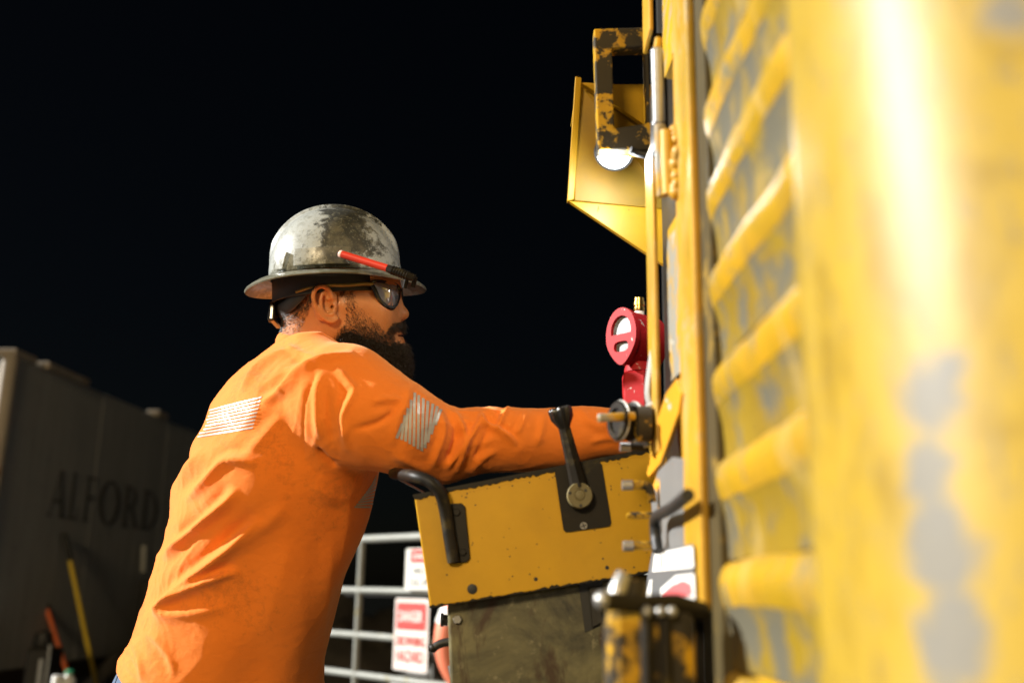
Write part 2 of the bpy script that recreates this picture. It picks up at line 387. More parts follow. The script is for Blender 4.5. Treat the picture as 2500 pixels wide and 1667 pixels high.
# ------------------------------------------------------------------ shovels and clutter by the trailer
def shovel(top, gripend, bottom_px, dtop, shaft_mat, label):
    T = P(*top, dtop); B = PZ(*bottom_px, 0.0); ax = (B - T); Ls = np.linalg.norm(ax); ax /= Ls
    gl = Ls * (gripend[1] - top[1]) / (bottom_px[1] - top[1])
    root = empty('shovel', (B[0], B[1], 0), label, 'shovel', 'shovels leaning by the trailer')
    mb = MB(); mb.tube([T + ax * (gl - 0.02), T + ax * (Ls - 0.28)], 0.016, 12); mb.build('shaft', shaft_mat, root)
    mb = MB(); mb.tube([T, T + ax * 0.012, T + ax * 0.05, T + ax * (gl - 0.03), T + ax * gl], [0.014, 0.021, 0.022, 0.021, 0.018], 12); mb.build('grip', M['black_rubber'], root)
    x = np.array([1.0, 0, 0]); x -= ax * (x @ ax); x /= np.linalg.norm(x); y = np.cross(ax, x); mb = MB()
    V = []; F = []
    for sgn in (0, 1):
        for i in range(8):
            t = i / 7; wd = 0.105 * (1 if t < 0.6 else math.sqrt(max(0.0, 1 - ((t - 0.6) / 0.42) ** 2)))
            for j in range(7):
                uu = j / 3 - 1; V.append(T + ax * (Ls - 0.30 + 0.30 * t) + x * wd * uu + y * (0.03 * (1 - uu * uu) - 0.003 * sgn))
    for sgn in (0, 1):
        for i in range(7):
            for j in range(6):
                q_ = [sgn * 56 + i * 7 + j, sgn * 56 + i * 7 + j + 1, sgn * 56 + (i + 1) * 7 + j + 1, sgn * 56 + (i + 1) * 7 + j]; F.append(q_ if sgn else q_[::-1])
    mb.add(V, F); mb.tube([T + ax * (Ls - 0.42), T + ax * (Ls - 0.22)], [0.019, 0.012], 10); mb.build('blade', M['rust_steel'], root)
M['fibre_yellow'] = simple('yellow_fibreglass', (0.72, 0.50, 0.02), 0.45, 0, 0.15, 12)
M['fibre_orange'] = simple('orange_fibreglass', (0.70, 0.13, 0.02), 0.45, 0, 0.25, 10)
shovel((157, 1302), (176, 1370), (268, 1830), 7.0, M['fibre_yellow'], 'yellow-handled shovel with a black grip leaning by the trailer')
shovel((99, 1434), (122, 1490), (226, 1842), 6.9, M['fibre_orange'], 'shorter orange-handled shovel with a black grip left of the yellow one')

cr = empty('tool_crate', (0, 0, 0), 'dark steel tool crate at the foot of the trailer', 'crate')
c0 = PY(60, 1690, 6.1); c1 = PY(215, 1690, 6.1); zc = c0[2]; cr.location = (c0[0], c0[1], 0)
mb = MB(); mb.box((c0[0], c0[1] - 0.02, 0), (c1[0], c0[1] + 0.4, zc - 0.02)); mb.build('crate_body', M['dark_steel'], cr, smooth=False, bevel=0.01)
mb = MB(); mb.box((c0[0] - 0.02, c0[1] - 0.04, zc - 0.02), (c1[0] + 0.02, c0[1] + 0.42, zc)); mb.build('crate_lid', M['dark_steel'], cr, smooth=False, bevel=0.006)
gx = PY(108, 1600, 6.35)
gn = empty('pump_unit', (gx[0], 6.35, zc), 'dark pump with grey pipe stubs standing on the tool crate', 'pump')
mb = MB(); zz = zat(108, 1545, 6.35)
mb.box((PY(70, 1600, 6.35)[0], 6.3, zc), (PY(130, 1600, 6.35)[0], 6.5, zat(100, 1580, 6.35))); mb.build('housing', M['dark_steel'], gn, smooth=False, bevel=0.02)
mb = MB(); mb.lathe((PY(92, 1600, 6.35)[0], 6.4, zat(100, 1582, 6.35)), (0, 0, 1), [(0.05, 0), (0.06, 0.02), (0.05, zz - zat(100, 1582, 6.35)), (0.02, zz - zat(100, 1582, 6.35) + 0.01)], 16); mb.build('air_filter', M['dark_steel'], gn)
for px, p0, p1, r in ((96, 1608, 1690, 0.014), (113, 1572, 1690, 0.008)):
    mb = MB(); x = PY(px, 1650, 6.27)[0]; mb.tube([(x, 6.27, zc), (x, 6.27, zat(px, p0, 6.27))], r, 10); mb.build('pipe_stub', M['grey_paint'], gn)
def bottle(px, top, wpx, capm, bodym, label, capf=0.2):
    Y = 6.05; p = PY(px, top, Y); r = wpx / 2 / F_PX * Y; H = p[2] - zc
    root = empty('bottle', (p[0], Y + 0.05, zc), label, 'bottle', 'bottles on the tool crate')
    c = np.array([p[0], Y + 0.05, zc]); mb = MB()
    mb.lathe(c, (0, 0, 1), [(r * 0.9, 0), (r, 0.006), (r, H * 0.55), (r * 0.45, H * 0.8), (r * 0.4, H * 0.86)], 20); mb.build('bottle_body', bodym, root)
    mb = MB(); mb.lathe(c, (0, 0, 1), [(r * 0.5, H * 0.84), (r * 0.52, H * 0.86), (r * 0.52, H * 0.98), (r * 0.4, H)], 20); mb.build('bottle_cap', capm, root)
M['green_cap'] = simple('green_plastic', (0.04, 0.42, 0.22), 0.4, 0, 0.1, 20, 0)
bottle(161, 1636, 34, M['green_cap'], M['white'], 'white bottle with a green cap on the tool crate')
mb = MB(); p = PY(131, 1650, 6.0); mb.lathe((p[0], 6.06, zc), (0, 0, 1), [(0.026, 0), (0.03, 0.004), (0.03, p[2] - zc - 0.006), (0.026, p[2] - zc)], 20)
mb.build('cup', M['white'], label='plain white plastic cup left of the green-capped bottle', cat='cup')

# ------------------------------------------------------------------ pipe gate, signs, life ring
G0 = np.array([-0.741, 5.15, 0.0]); GD = np.array([-0.905, 1.0, 0]); GD /= np.linalg.norm(GD); GN = np.array([-GD[1], GD[0], 0])
if GN[1] > 0: GN = -GN
def PG(px, py, off=0.0):
    r = ray(px, py); a = G0 + GN * off; return CAM + r * (((a - CAM) @ GN) / (r @ GN))
gate = empty('pipe_gate', tuple(G0), 'galvanised pipe gate with horizontal rails behind the console', 'gate')
M['galv'] = worn('galvanised_pipe', (0.27, 0.28, 0.25), (0.30, 0.26, 0.12), 16, 0.62, 0.1, 0.45, dirt=0.3)
RZ = [1.337, 1.086, 0.871, 0.686, 0.53, 0.39, 0.26]
for i, z in enumerate(RZ):
    mb = MB(); mb.tube([G0 + z3 * z - GD * 1.9, G0 + z3 * z + GD * 1.5], 0.0165 if i else 0.019, 14); mb.build('rail', M['galv'], gate)
for s, r in ((0.0, 0.017), (-1.9, 0.03), (1.5, 0.03)):
    mb = MB(); mb.tube([G0 + GD * s + z3 * (0.0 if r > 0.02 else 0.26), G0 + GD * s + z3 * (1.337 if r < 0.02 else 1.45)], r, 14); mb.build('post' if r > 0.02 else 'stay', M['galv'], gate)
M['sign_white'] = simple('sign_white', (0.66, 0.65, 0.60), 0.4, 0, 0.04, 8, 0)
M['sign_red'] = simple('sign_red', (0.50, 0.045, 0.035), 0.45, 0, 0.12, 20, 0)
M['sign_red_dark'] = simple('sign_dark_red', (0.24, 0.02, 0.02), 0.45, 0, 0.12, 20, 0)
M['sign_black'] = simple('sign_black', (0.03, 0.03, 0.03), 0.5, 0, 0.1, 20, 0)
SOFF = 0.034
def rounded(c, rx, up, w_, h_, rad, n=4):
    out = []
    for cx, cy, a0 in ((1, 1, 0), (-1, 1, 90), (-1, -1, 180), (1, -1, 270)):
        for k in range(n + 1):
            a = R(a0 + 90 * k / n); out.append(c + rx * (cx * (w_ / 2 - rad) + rad * math.cos(a)) + up * (cy * (h_ / 2 - rad) + rad * math.sin(a)))
    return out
def sign(px0, px1, py0, py1, label, build):
    pm = 0.5 * (py0 + py1); a = PG(px0, pm, SOFF); c_ = PG(px1, pm, SOFF); w_ = np.linalg.norm((c_ - a)[:2])
    zt_ = PG(0.5 * (px0 + px1), py0, SOFF)[2]; zb = PG(0.5 * (px0 + px1), py1, SOFF)[2]; h_ = zt_ - zb
    c = 0.5 * (a + c_); c[2] = 0.5 * (zt_ + zb); rx = -GD
    root = empty('warning_sign', (c[0], c[1], zb), label, 'sign')
    mb = MB(); mb.prism(rounded(c, rx, z3, w_, h_, 0.012), -GN * 0.003); mb.build('sign_plate', M['sign_white'], root, smooth=False)
    build(root, c, rx, w_, h_); return root
def danger_head(root, c, rx, w_, h_, cy, hh, ww):
    cc = c + z3 * cy + GN * 0.0012
    mb = MB(); mb.prism(rounded(cc, rx, z3, ww, hh, 0.012), GN * 0.0006); mb.build('danger_panel', M['sign_red'], root, smooth=False)
    el_ = lambda k, s: [cc + rx * math.cos(a) * ww * 0.46 * s + z3 * math.sin(a) * hh * 0.44 * s + GN * k for a in np.linspace(0, 2 * math.pi, 32, endpoint=False)]
    mb = MB(); mb.prism(el_(0.001, 1.0), GN * 0.0005); mb.build('danger_oval_rim', M['sign_red_dark'], root, smooth=False)
    mb = MB(); mb.prism(el_(0.0018, 0.9), GN * 0.0005); mb.build('danger_oval', M['sign_red'], root, smooth=False)
    text_mesh('lettering', 'DANGER', cc + GN * 0.003, rx, z3, hh * 0.40, M['sign_white'], root, width=ww * 0.80, bold=0.02)
def b_drown(root, c, rx, w_, h_):
    mb = MB(); out = rounded(c + GN * 0.0006, rx, z3, w_ * 0.93, h_ * 0.955, 0.01); inn = rounded(c + GN * 0.0006, rx, z3, w_ * 0.91, h_ * 0.943, 0.009); k = len(out)
    mb.add(out + inn, [(i, (i + 1) % k, k + (i + 1) % k, k + i) for i in range(k)]); mb.build('border_line', M['sign_red'], root, smooth=False)
    danger_head(root, c, rx, w_, h_, h_ * 0.25, h_ * 0.38, w_ * 0.86)
    text_mesh('lettering', 'DROWNING', c - z3 * h_ * 0.095 + GN * 0.002, rx, z3, h_ * 0.145, M['sign_red'], root, width=w_ * 0.84, bold=0.02)
    text_mesh('lettering', 'HAZARD', c - z3 * h_ * 0.30 + GN * 0.002, rx, z3, h_ * 0.17, M['sign_red'], root, width=w_ * 0.80, bold=0.02)
sign(962, 1045, 1460, 1638, 'white and red sign reading danger drowning hazard on the gate', b_drown)
def b_other(root, c, rx, w_, h_):
    danger_head(root, c, rx, w_, h_, h_ * 0.31, h_ * 0.32, w_ * 0.78)
    text_mesh('lettering', 'WU', c + z3 * h_ * -0.05 - rx * w_ * 0.18 + GN * 0.002, rx, z3, h_ * 0.17, M['sign_black'], root, width=w_ * 0.28, bold=0.0)
    text_mesh('lettering', 'SLIM', c - z3 * h_ * 0.31 - rx * w_ * 0.08 + GN * 0.002, rx, z3, h_ * 0.17, M['sign_black'], root, width=w_ * 0.6, bold=0.0)
sign(990, 1094, 1337, 1440, 'upper white sign on the gate, half hidden behind the yellow console', b_other)

lc = P(1222, 1558, 4.35)
ring = empty('life_ring', (lc[0], lc[1], lc[2] - 0.3), 'faded orange life ring with pale bands behind the console pedestal', 'life ring')
M['ring_orange'] = simple('faded_orange_vinyl', (0.80, 0.22, 0.12), 0.5, 0, 0.1, 8)
RM, rm = 0.238, 0.056
def torus_seg(a0, a1, rr, seg=20, n=14):
    mb = MB(); V = []
    nn = np.array([0.25, -1, 0.0]); nn /= np.linalg.norm(nn); x = np.cross(nn, z3); x /= np.linalg.norm(x)
    for i in range(seg + 1):
        a = R(a0 + (a1 - a0) * i / seg); d = math.cos(a) * x + math.sin(a) * z3
        for k in range(n):
            t = 2 * math.pi * k / n; V.append(lc + d * (RM + rr * math.cos(t)) + nn * rr * math.sin(t))
    F = [(i * n + k, i * n + (k + 1) % n, (i + 1) * n + (k + 1) % n, (i + 1) * n + k) for i in range(seg) for k in range(n)]
    mb.add(V, F); return mb
torus_seg(0, 360, rm, 64).build('ring_body', M['ring_orange'], ring)
for a in (20, 110, 200, 290): torus_seg(a - 7, a + 7, rm + 0.004, 6).build('band', M['white'], ring)
mb = MB(); pp = PG(1052, 1560, -0.0); rp = P(1052, 1560, 4.75)
mb.tube([P(1046, 1562, 4.72), P(1058, 1560, 4.7), P(1062, 1580, 4.7), P(1058, 1625, 4.72), P(1060, 1700, 4.74)], 0.011, 10); 
mb.build('hanging_rope', M['galv'], label='short pale rope hanging beside the life ring', cat='rope')
# ================================================================== the drilling rig on the right
rig = empty('drilling_rig', (0.6, 1.0, 0), 'yellow drilling rig seen edge on, paint scraped grey, filling the right side', 'drilling rig')
def xbox(Y0, Y1, X, z0, z1, th=0.02, mb=None):
    mb = mb or MB(); return mb.box((X, Y0, z0), (X + th, Y1, z1))
ZT = 2.6
# carcase behind the side skins, down to the ground
mb = MB(); mb.box((0.272, 0.12, 0.0), (1.3, 1.43, ZT)); mb.build('carcase', M['dark_steel'], rig, smooth=False)
mb = MB(); mb.box((0.36, 1.44, 0.0), (1.3, 2.3, ZT)); mb.build('mast_base', M['dark_steel'], rig, smooth=False)

def yof(px, X=0.2): return X * F_PX / (px - 1250) / math.cos(PITCH) * 1.0
# scraped patches on the near skin: own shape, fixed to the panel
def on_skin(px, py):
    r = ray(px, py); best = None
    for t in np.linspace(0, math.pi / 2, 60):
        p = np.array([0.347 - 0.15 * math.cos(t), 0.59 - 0.15 * math.sin(t)]); e = abs(p[0] * r[1] - p[1] * r[0])
        if best is None or e < best[0]: best = (e, p)
    p = best[1]; return CAM + r * (p[1] / r[1])
def skin_material():
    m, n, b = newmat('near_skin_paint'); co = coords(n); org = origin(rig)
    def spot(c, r, rz):
        sb_ = nd(n, 'ShaderNodeVectorMath', operation='SUBTRACT'); L(n, co, sb_.inputs[0]); sb_.inputs[1].default_value = tuple(c - org)
        ml = nd(n, 'ShaderNodeVectorMath', operation='MULTIPLY'); L(n, sb_.outputs[0], ml.inputs[0]); ml.inputs[1].default_value = (1 / r, 1 / r, 1 / rz)
        l = nd(n, 'ShaderNodeVectorMath', operation='LENGTH'); L(n, ml.outputs[0], l.inputs[0])
        return mth(n, 'SUBTRACT', 1.0, l.outputs['Value'])
    fn = noise(n, co, 26, 7, 0.72, 0.8); tot = None
    for (px, py, ry, rz) in [(2270, 960, 0.026, 0.028), (2260, 1170, 0.018, 0.03), (2290, 1330, 0.028, 0.036), (2330, 1550, 0.024, 0.036), (2460, 30, 0.024, 0.026)]:
        s_ = spot(on_skin(px, py), ry, rz); tot = s_ if tot is None else mth(n, 'MAXIMUM', tot, s_)
    mk = ramp(n, mth(n, 'ADD', tot, mth(n, 'MULTIPLY', mth(n, 'SUBTRACT', fn, 0.5), 2.2)), [(-0.15, 0.0), (0.45, 0.85)])
    v = noise(n, co, 9, 5, 0.6)
    col = mix(n, v, (0.27, 0.175, 0.010), (0.38, 0.255, 0.026)); st = ramp(n, noise(n, co, 10, 6, 0.7, 0.5, (1, 4, 0.6)), [(0.46, 0.0), (0.68, 0.5)])
    ol = ramp(n, noise(n, co, 13, 5, 0.65, 0.6, (1, 1.5, 0.8)), [(0.5, 0.0), (0.66, 0.7)]); col = mix(n, ol, col, (0.17, 0.105, 0.006)); col = mix(n, st, col, (0.36, 0.25, 0.045)); sc2 = ramp(n, noise(n, co, 60, 6, 0.75, 0.3, (1, 3, 0.7)), [(0.56, 0.0), (0.62, 0.8)]); col = mix(n, sc2, col, (0.16, 0.13, 0.07))
    col = mix(n, mk, col, (0.13, 0.135, 0.135)); L(n, col, b.inputs['Base Color'])
    L(n, mix(n, mk, 0.46, 0.6), b.inputs['Roughness']); bump(n, b, noise(n, co, 24, 4), 0.25, 0.002)
    b.inputs['Specular IOR Level'].default_value = 0.22; b.inputs['Coat Weight'].default_value = 0.3; b.inputs['Coat Roughness'].default_value = 0.44
    return m
M['skin'] = skin_material()
# near skin: flat sheet; rolled machine corner shaped to catch a streak of glare
prof = [(0.197, y) for y in np.linspace(0.652, 0.595, 8)] + [(0.347 - 0.15 * math.cos(t), 0.59 - 0.15 * math.sin(t)) for t in np.linspace(0, math.pi / 2, 26)] + [(x, 0.44) for x in np.linspace(0.40, 1.25, 8)]
prof = prof[::-1]
zs = np.linspace(0.35, ZT, 30); V = []; F = []
for x, y in prof:
    for z in zs: V.append((x + 0.0025 * math.sin(7 * z + 9 * y) * math.cos(13 * y), y, z))
nz = len(zs)
for i in range(len(prof) - 1):
    for j in range(nz - 1): F.append((i * nz + j, i * nz + j + 1, (i + 1) * nz + j + 1, (i + 1) * nz + j))
o = mesh_obj('near_skin', V, F, M['skin'], rig); so_ = o.modifiers.new('t', 'SOLIDIFY'); so_.thickness = 0.004; so_.offset = -1
# louvre field: a ladder of shallow pressed ribs, each with a proud upper lip
YL0, YL1 = 0.652, 0.996
xbox(YL0 + 0.001, YL1 + 0.0015, 0.2185, 0.4, ZT, 0.03).build('louvre_back', M['yellow_worn'], rig, smooth=False)
M['lip'] = worn('louvre_lip_lit_paint', (0.43, 0.245, 0.010), (0.13, 0.115, 0.06), 30, 0.54, 0.16, 0.42, dirt=0.5, dirtcol=(0.14, 0.10, 0.03), olive=0.6)  # brighter yellow puts the lit edge into the lip colour, plus wear
M['louvre_face'] = worn('louvre_face_shaded_paint', (0.21, 0.135, 0.006), (0.085, 0.078, 0.05), 18, 0.47, 0.14, 0.5, dirt=0.5, olive=0.5)  # shade below each lip put into the darker olive base, with grey wear
def blade(z, seed, pr):
    q = np.random.default_rng(seed + 50); V = []; ys = np.linspace(YL0 + 0.001, YL1, 18)
    wob = np.cumsum(q.normal(0, 0.0012, len(ys))); wob -= np.linspace(wob[0], wob[-1], len(ys))
    for i, y in enumerate(ys):
        e = min(1.0, (YL1 - y) / 0.012 + 0.75, (y - YL0) / 0.03 + 0.25)
        for x, dz in pr: V.append((0.2185 - (0.2185 - x) * e - (0.0 if x > 0.218 else wob[i] * 0.35), y, z + 0.5 * wob[i] + dz))
    n_ = len(pr)
    F = [(i * n_ + k, i * n_ + (k + 1) % n_, (i + 1) * n_ + (k + 1) % n_, (i + 1) * n_ + k) for i in range(len(ys) - 1) for k in range(n_)]
    F += [tuple(range(n_ - 1, -1, -1)), tuple((len(ys) - 1) * n_ + k for k in range(n_))]
    mb = MB(); mb.add(V, F); return mb
for k in range(-6, 14):
    zb_ = 1.112 + 0.0985 * k + 0.003 * math.sin(k * 2.3)
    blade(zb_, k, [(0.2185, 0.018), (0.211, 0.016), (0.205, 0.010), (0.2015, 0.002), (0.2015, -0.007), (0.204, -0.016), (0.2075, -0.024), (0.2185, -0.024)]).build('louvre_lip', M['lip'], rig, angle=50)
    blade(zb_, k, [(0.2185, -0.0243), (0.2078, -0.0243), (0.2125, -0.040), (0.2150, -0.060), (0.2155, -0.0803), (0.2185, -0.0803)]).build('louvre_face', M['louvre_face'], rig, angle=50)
M['seam'] = worn('dark_seam', (0.05, 0.036, 0.008), (0.20, 0.12, 0.01), 20, 0.58, 0.1, 0.6, dirt=0.4)
# dark seam strip, bright corner channel, second dark seam, door edge bar
xbox(0.998, 1.049, 0.209, 0.5, ZT, 0.06).build('seam_strip', M['seam'], rig, smooth=False)
zc0 = PX(1700, 1492, 0.2)[2]
M['channel'] = worn('channel_yellow', (0.50, 0.265, 0.02), (0.24, 0.21, 0.13), 22, 0.60, 0.18, 0.4, dirt=0.3, olive=0.7)
xbox(1.050, 1.15, 0.199, zc0, ZT, 0.010).build('corner_channel', M['channel'], rig, smooth=False, bevel=0.003)
# ragged strip of flaking paint left of the channel
def ragged(Y0, Y1, X, z0, z1, seed, amp=0.012, th=0.012, nz=40):
    q = np.random.default_rng(seed); V = []; zs_ = np.linspace(z0, z1, nz); j1 = np.cumsum(q.normal(0, amp * 0.35, nz)); j1 -= np.linspace(j1[0], j1[-1], nz); j1 = np.clip(j1, -amp, amp)
    for z, j in zip(zs_, j1):
        V += [(X, Y0, z), (X - 0.004, Y1 + j, z), (X + th, Y1 + j, z), (X + th, Y0, z)]
    F = [(4 * i + k, 4 * i + (k + 1) % 4, 4 * i + 4 + (k + 1) % 4, 4 * i + 4 + k) for i in range(nz - 1) for k in range(4)] + [(3, 2, 1, 0), tuple(4 * (nz - 1) + k for k in range(4))]
    mb = MB(); mb.add(V, F); return mb
z_at = lambda px, py, X=0.2: PX(px, py, X)[2]
ragged(1.153, 1.245, 0.208, z_at(1640, 110), ZT, 4).build('flaking_strip', M['yellow_grey'], rig, smooth=False)
ragged(1.153, 1.245, 0.208, z_at(1650, 905), z_at(1650, 500), 5).build('flaking_strip', M['yellow_grey'], rig, smooth=False)
# weld beads and lumps on the channel's left edge
q = random.Random(3); mb = MB()
for k in range(16):
    py = 320 + 150 * k / 15; p = PX(1652 + q.uniform(-5, 4), py, 0.199); mb.ball(p, q.uniform(0.006, 0.011), 10, 6)
mb.build('weld_bead', M['channel'], rig)
# thin bright door edge bar
zb0 = z_at(1592, 1120, 0.19); zm = z_at(1590, 360, 0.19)
xbox(1.262, 1.33, 0.187, zb0, zm, 0.006).build('door_edge', M['channel'], rig, smooth=False, bevel=0.002)
xbox(1.262, 1.33, 0.187, z_at(1585, 95, .19), ZT, 0.006).build('door_edge', M['channel'], rig, smooth=False, bevel=0.002)
xbox(1.25, 1.43, 0.226, 0.6, ZT, 0.012).build('door_jamb', M['black_steel'], rig, smooth=False)
# hinge: upper grey knuckle, lower yellow knuckle, dark block
def vcyl(px, p0, p1, d, r, mat, name):
    a, c = P(px[0], p0, d), P(px[1], p1, d); mb = MB(); ax = a - c; h = np.linalg.norm(ax)
    mb.lathe(c, ax, [(r * 0.8, 0), (r, r * 0.25), (r, h - r * 0.35), (r * 0.75, h)], 24); return mb.build(name, mat, rig)
vcyl((1604, 1609), 118, 303, 1.28, 0.0082, M['steel'], 'hinge_knuckle')
vcyl((1611, 1617), 304, 482, 1.27, 0.0078, M['yellow_grey'], 'hinge_knuckle')
mb = MB(); a = P(1620, 122, 1.26); c = P(1649, 300, 1.26); mb.box((a[0], 1.2, c[2]), (c[0] - 0.001, 1.26, a[2])); mb.build('hinge_block', M['black_steel'], rig, smooth=False, bevel=0.003)
mb = MB(); a = P(1636, 312, 1.24); mb.tube([P(1628, 320, 1.24), P(1634, 475, 1.23)], 0.009, 12); mb.build('hinge_leaf', M['yellow'], rig)
mb = MB(); mb.tube([P(1608, 96, 1.29), P(1604, 122, 1.285)], 0.005, 10); mb.build('hinge_pin', M['yellow'], rig)

# ------------------------------------------------------------------ handle loop, lamp, hood
YB = 1.37
def ypoly(pts, Y): return [PY(x, y, Y) for x, y in pts]
oq = ypoly([(1450, 70), (1582, 66), (1590, 366), (1460, 366)], YB); iq = ypoly([(1494, 116), (1574, 113), (1580, 300), (1500, 312)], YB)
V = [p for p in oq] + [p for p in iq]; V += [p + np.array([0, 0.028, 0]) for p in V]; F = []
for i in range(4):
    j = (i + 1) % 4
    F += [(i, 4 + i, 4 + j, j), (8 + i, 8 + j, 12 + j, 12 + i), (i, j, 8 + j, 8 + i), (4 + i, 12 + i, 12 + j, 4 + j)]
M['loop_paint'] = worn('loop_paint', YEL, (0.028, 0.022, 0.012), 34, 0.43, 0.06, 0.36, dirt=0.5)
mesh_obj('handle_loop', V, F, M['loop_paint'], rig, smooth=False, bevel=0.0035)
lampc = PY(1498, 380, YB + 0.035)
wl = empty('lamp', (lampc[0], lampc[1], lampc[2]), 'round white work lamp shining below the yellow handle loop', 'lamp')
m, n, b = newmat('lamp_glow'); b.inputs['Emission Color'].default_value = (0.93, 0.97, 1.0, 1); b.inputs['Emission Strength'].default_value = 10; b.inputs['Base Color'].default_value = (0.8, 0.8, 0.8, 1); M['glow'] = m
la = np.array([-0.22, -0.62, -0.75]); la /= np.linalg.norm(la)
rl = 0.027
lo = lampc - la * 0.012 + np.array([0, 0, 0.004])
mb = MB(); mb.lathe(lo, la, [(rl * 0.5, -0.024), (rl * 0.95, -0.018), (rl * 1.12, -0.004), (rl * 1.12, 0.012), (rl * 0.98, 0.013), (rl * 0.98, 0.004), (0.001, 0.004)], 40, cap=False); mb.build('lamp_rim', M['black_rubber'], wl)
mb = MB(); mb.lathe(lo, la, [(rl * 0.97, 0.0045), (rl * 0.95, 0.013), (rl * 0.75, 0.02), (rl * 0.4, 0.025), (0.0005, 0.026)], 40, cap=False); mb.build('lens', M['glow'], wl)
mb = MB(); mb.tube([lo - la * 0.02, PY(1510, 360, YB + 0.014)], 0.006, 12); mb.build('stem', M['black_steel'], wl)
pl = bpy.data.lights.new('lamp_light', 'POINT'); pl.energy = 1.0; pl.color = (0.93, 0.97, 1.0); pl.shadow_soft_size = 0.02;
po = bpy.data.objects.new('lamp_light', pl); COL.objects.link(po); po.location = lo + la * 0.05
# ribbed conduit
pth = smooth_path([PY(1538, 366, YB - 0.005), PY(1556, 374, YB), PY(1585, 381, YB + 0.01), PY(1600, 380, YB + 0.02)], 16); mb = MB()
mb.tube(pth, [0.0046 + 0.0012 * (i % 2) for i in range(len(pth))], 12); mb.build('flexible_conduit', M['black_rubber'], rig)
mb = MB(); mb.tube([PY(1590, 366, 1.39), PY(1594, 392, 1.39)], 0.005, 12); mb.build('conduit_fitting', M['steel'], rig)

# hood: folded sheet box open to the lamp
YH = 1.505
hood = empty('sheet_metal_hood', tuple(PY(1500, 620, YH)), 'chipped yellow sheet metal hood behind the lamp and handle loop', 'hood')
a_, b_, c_, d_, e_ = PY(1403, 188, YH - 0.05), PY(1640, 205, YH - 0.05), PY(1640, 660, YH), PY(1385, 492, YH), PY(1640, 512, YH)
back = np.array([0.0, 0.16, 0.0])
def plate(pts, th, name, mat=None):
    mb = MB(); mb.prism(pts, th); return mb.build(name, mat or M['yellow'], hood, smooth=False, bevel=0.0012)
k1, k2 = PY(1425, 206, YH - 0.046), PY(1600, 322, YH - 0.02)
kk = PY(1640, 350, YH - 0.02)
M['hood'] = worn('hood_yellow', (0.50, 0.28, 0.005), DARK, 30, 0.66, 0.012, 0.42, dirt=0.25)
M['hood_dusty'] = worn('dusty_hood_yellow', (0.34, 0.195, 0.006), (0.13, 0.08, 0.015), 40, 0.66, 0.2, 0.5, stretch=(0.5, 1, 3), dirt=0.5, dirtcol=(0.20, 0.13, 0.03))
k1b = PY(1425, 206, YH - 0.03); k2b = PY(1600, 322, YH + 0.004); kkb = PY(1640, 350, YH + 0.004); d2 = PY(1403, 490, YH + 0.004); e2 = PY(1640, 512, YH + 0.004)
plate([k1, b_, kk, k2], (0, 0.012, 0), 'upper_flap', M['hood'])
plate([PY(1406, 192, YH - 0.03), k1b, k2b, kkb, e2, d2], (0, 0.012, 0), 'inner_panel', M['hood_dusty'])
plate([PY(1387, 490, YH), e_, c_], (0, 0.01, 0), 'lower_flap', M['hood'])
plate([PY(1405, 186, YH - 0.048), PY(1420, 190, YH - 0.046), PY(1402, 487, YH + 0.002), PY(1385, 491, YH)], (0, 0.012, 0), 'side_lip', M['yellow'])
plate([a_ + np.array([0.004, 0.014, -0.001]), b_ + np.array([0, 0.014, -0.001]), b_ + np.array([0, 0.17, -0.001]), a_ + np.array([0.004, 0.17, -0.001])], (0, 0, -0.004), 'top_plate', M['yellow'])

zh = PY(1600, 420, YH)[2]; mb = MB(); mb.box((0.226, YH + 0.013, zh - 0.03), (0.362, YH + 0.06, zh + 0.03)); mb.build('hood_bracket', M['yellow'], hood, smooth=False)
for py in (90, 330):
    zz_ = PY(1590, py, YB)[2]; mb = MB(); mb.box((0.186, YB + 0.003, zz_ - 0.008), (0.2275, YB + 0.024, zz_ + 0.008)); mb.build('loop_mount', M['loop_paint'], rig, smooth=False)
# ------------------------------------------------------------------ red pressure gauge
YG = 1.55
gc = PY(1552, 826, YG)
gau = empty('pressure_gauge', tuple(PY(1541, 985, YG)), 'red pressure gauge with two windows and a brass nipple', 'gauge')
m, n, b = newmat('red_paint'); co = coords(n); f = noise(n, co, 90, 5, 0.65)
chip = ramp(n, f, [(0.64, 0.0), (0.67, 1.0)]); L(n, mix(n, chip, mix(n, noise(n, co, 30), (0.32, 0.005, 0.008), (0.40, 0.008, 0.012)), (0.5, 0.42, 0.4)), b.inputs['Base Color']); b.inputs['Roughness'].default_value = 0.6; b.inputs['Specular IOR Level'].default_value = 0.25; M['red'] = m
gd = np.array([-0.74, -0.67, 0.0]); gd /= np.linalg.norm(gd)         # the gauge looks left and towards us
gr = np.cross(z3, gd); gr = -gr / np.linalg.norm(gr)                 # to the right on its face
if gr[0] < 0: gr = -gr
sc_ = YG / F_PX / math.cos(PITCH)
def gp(x, y, k=0.0): return gc + gr * (x) + z3 * (y) + gd * k
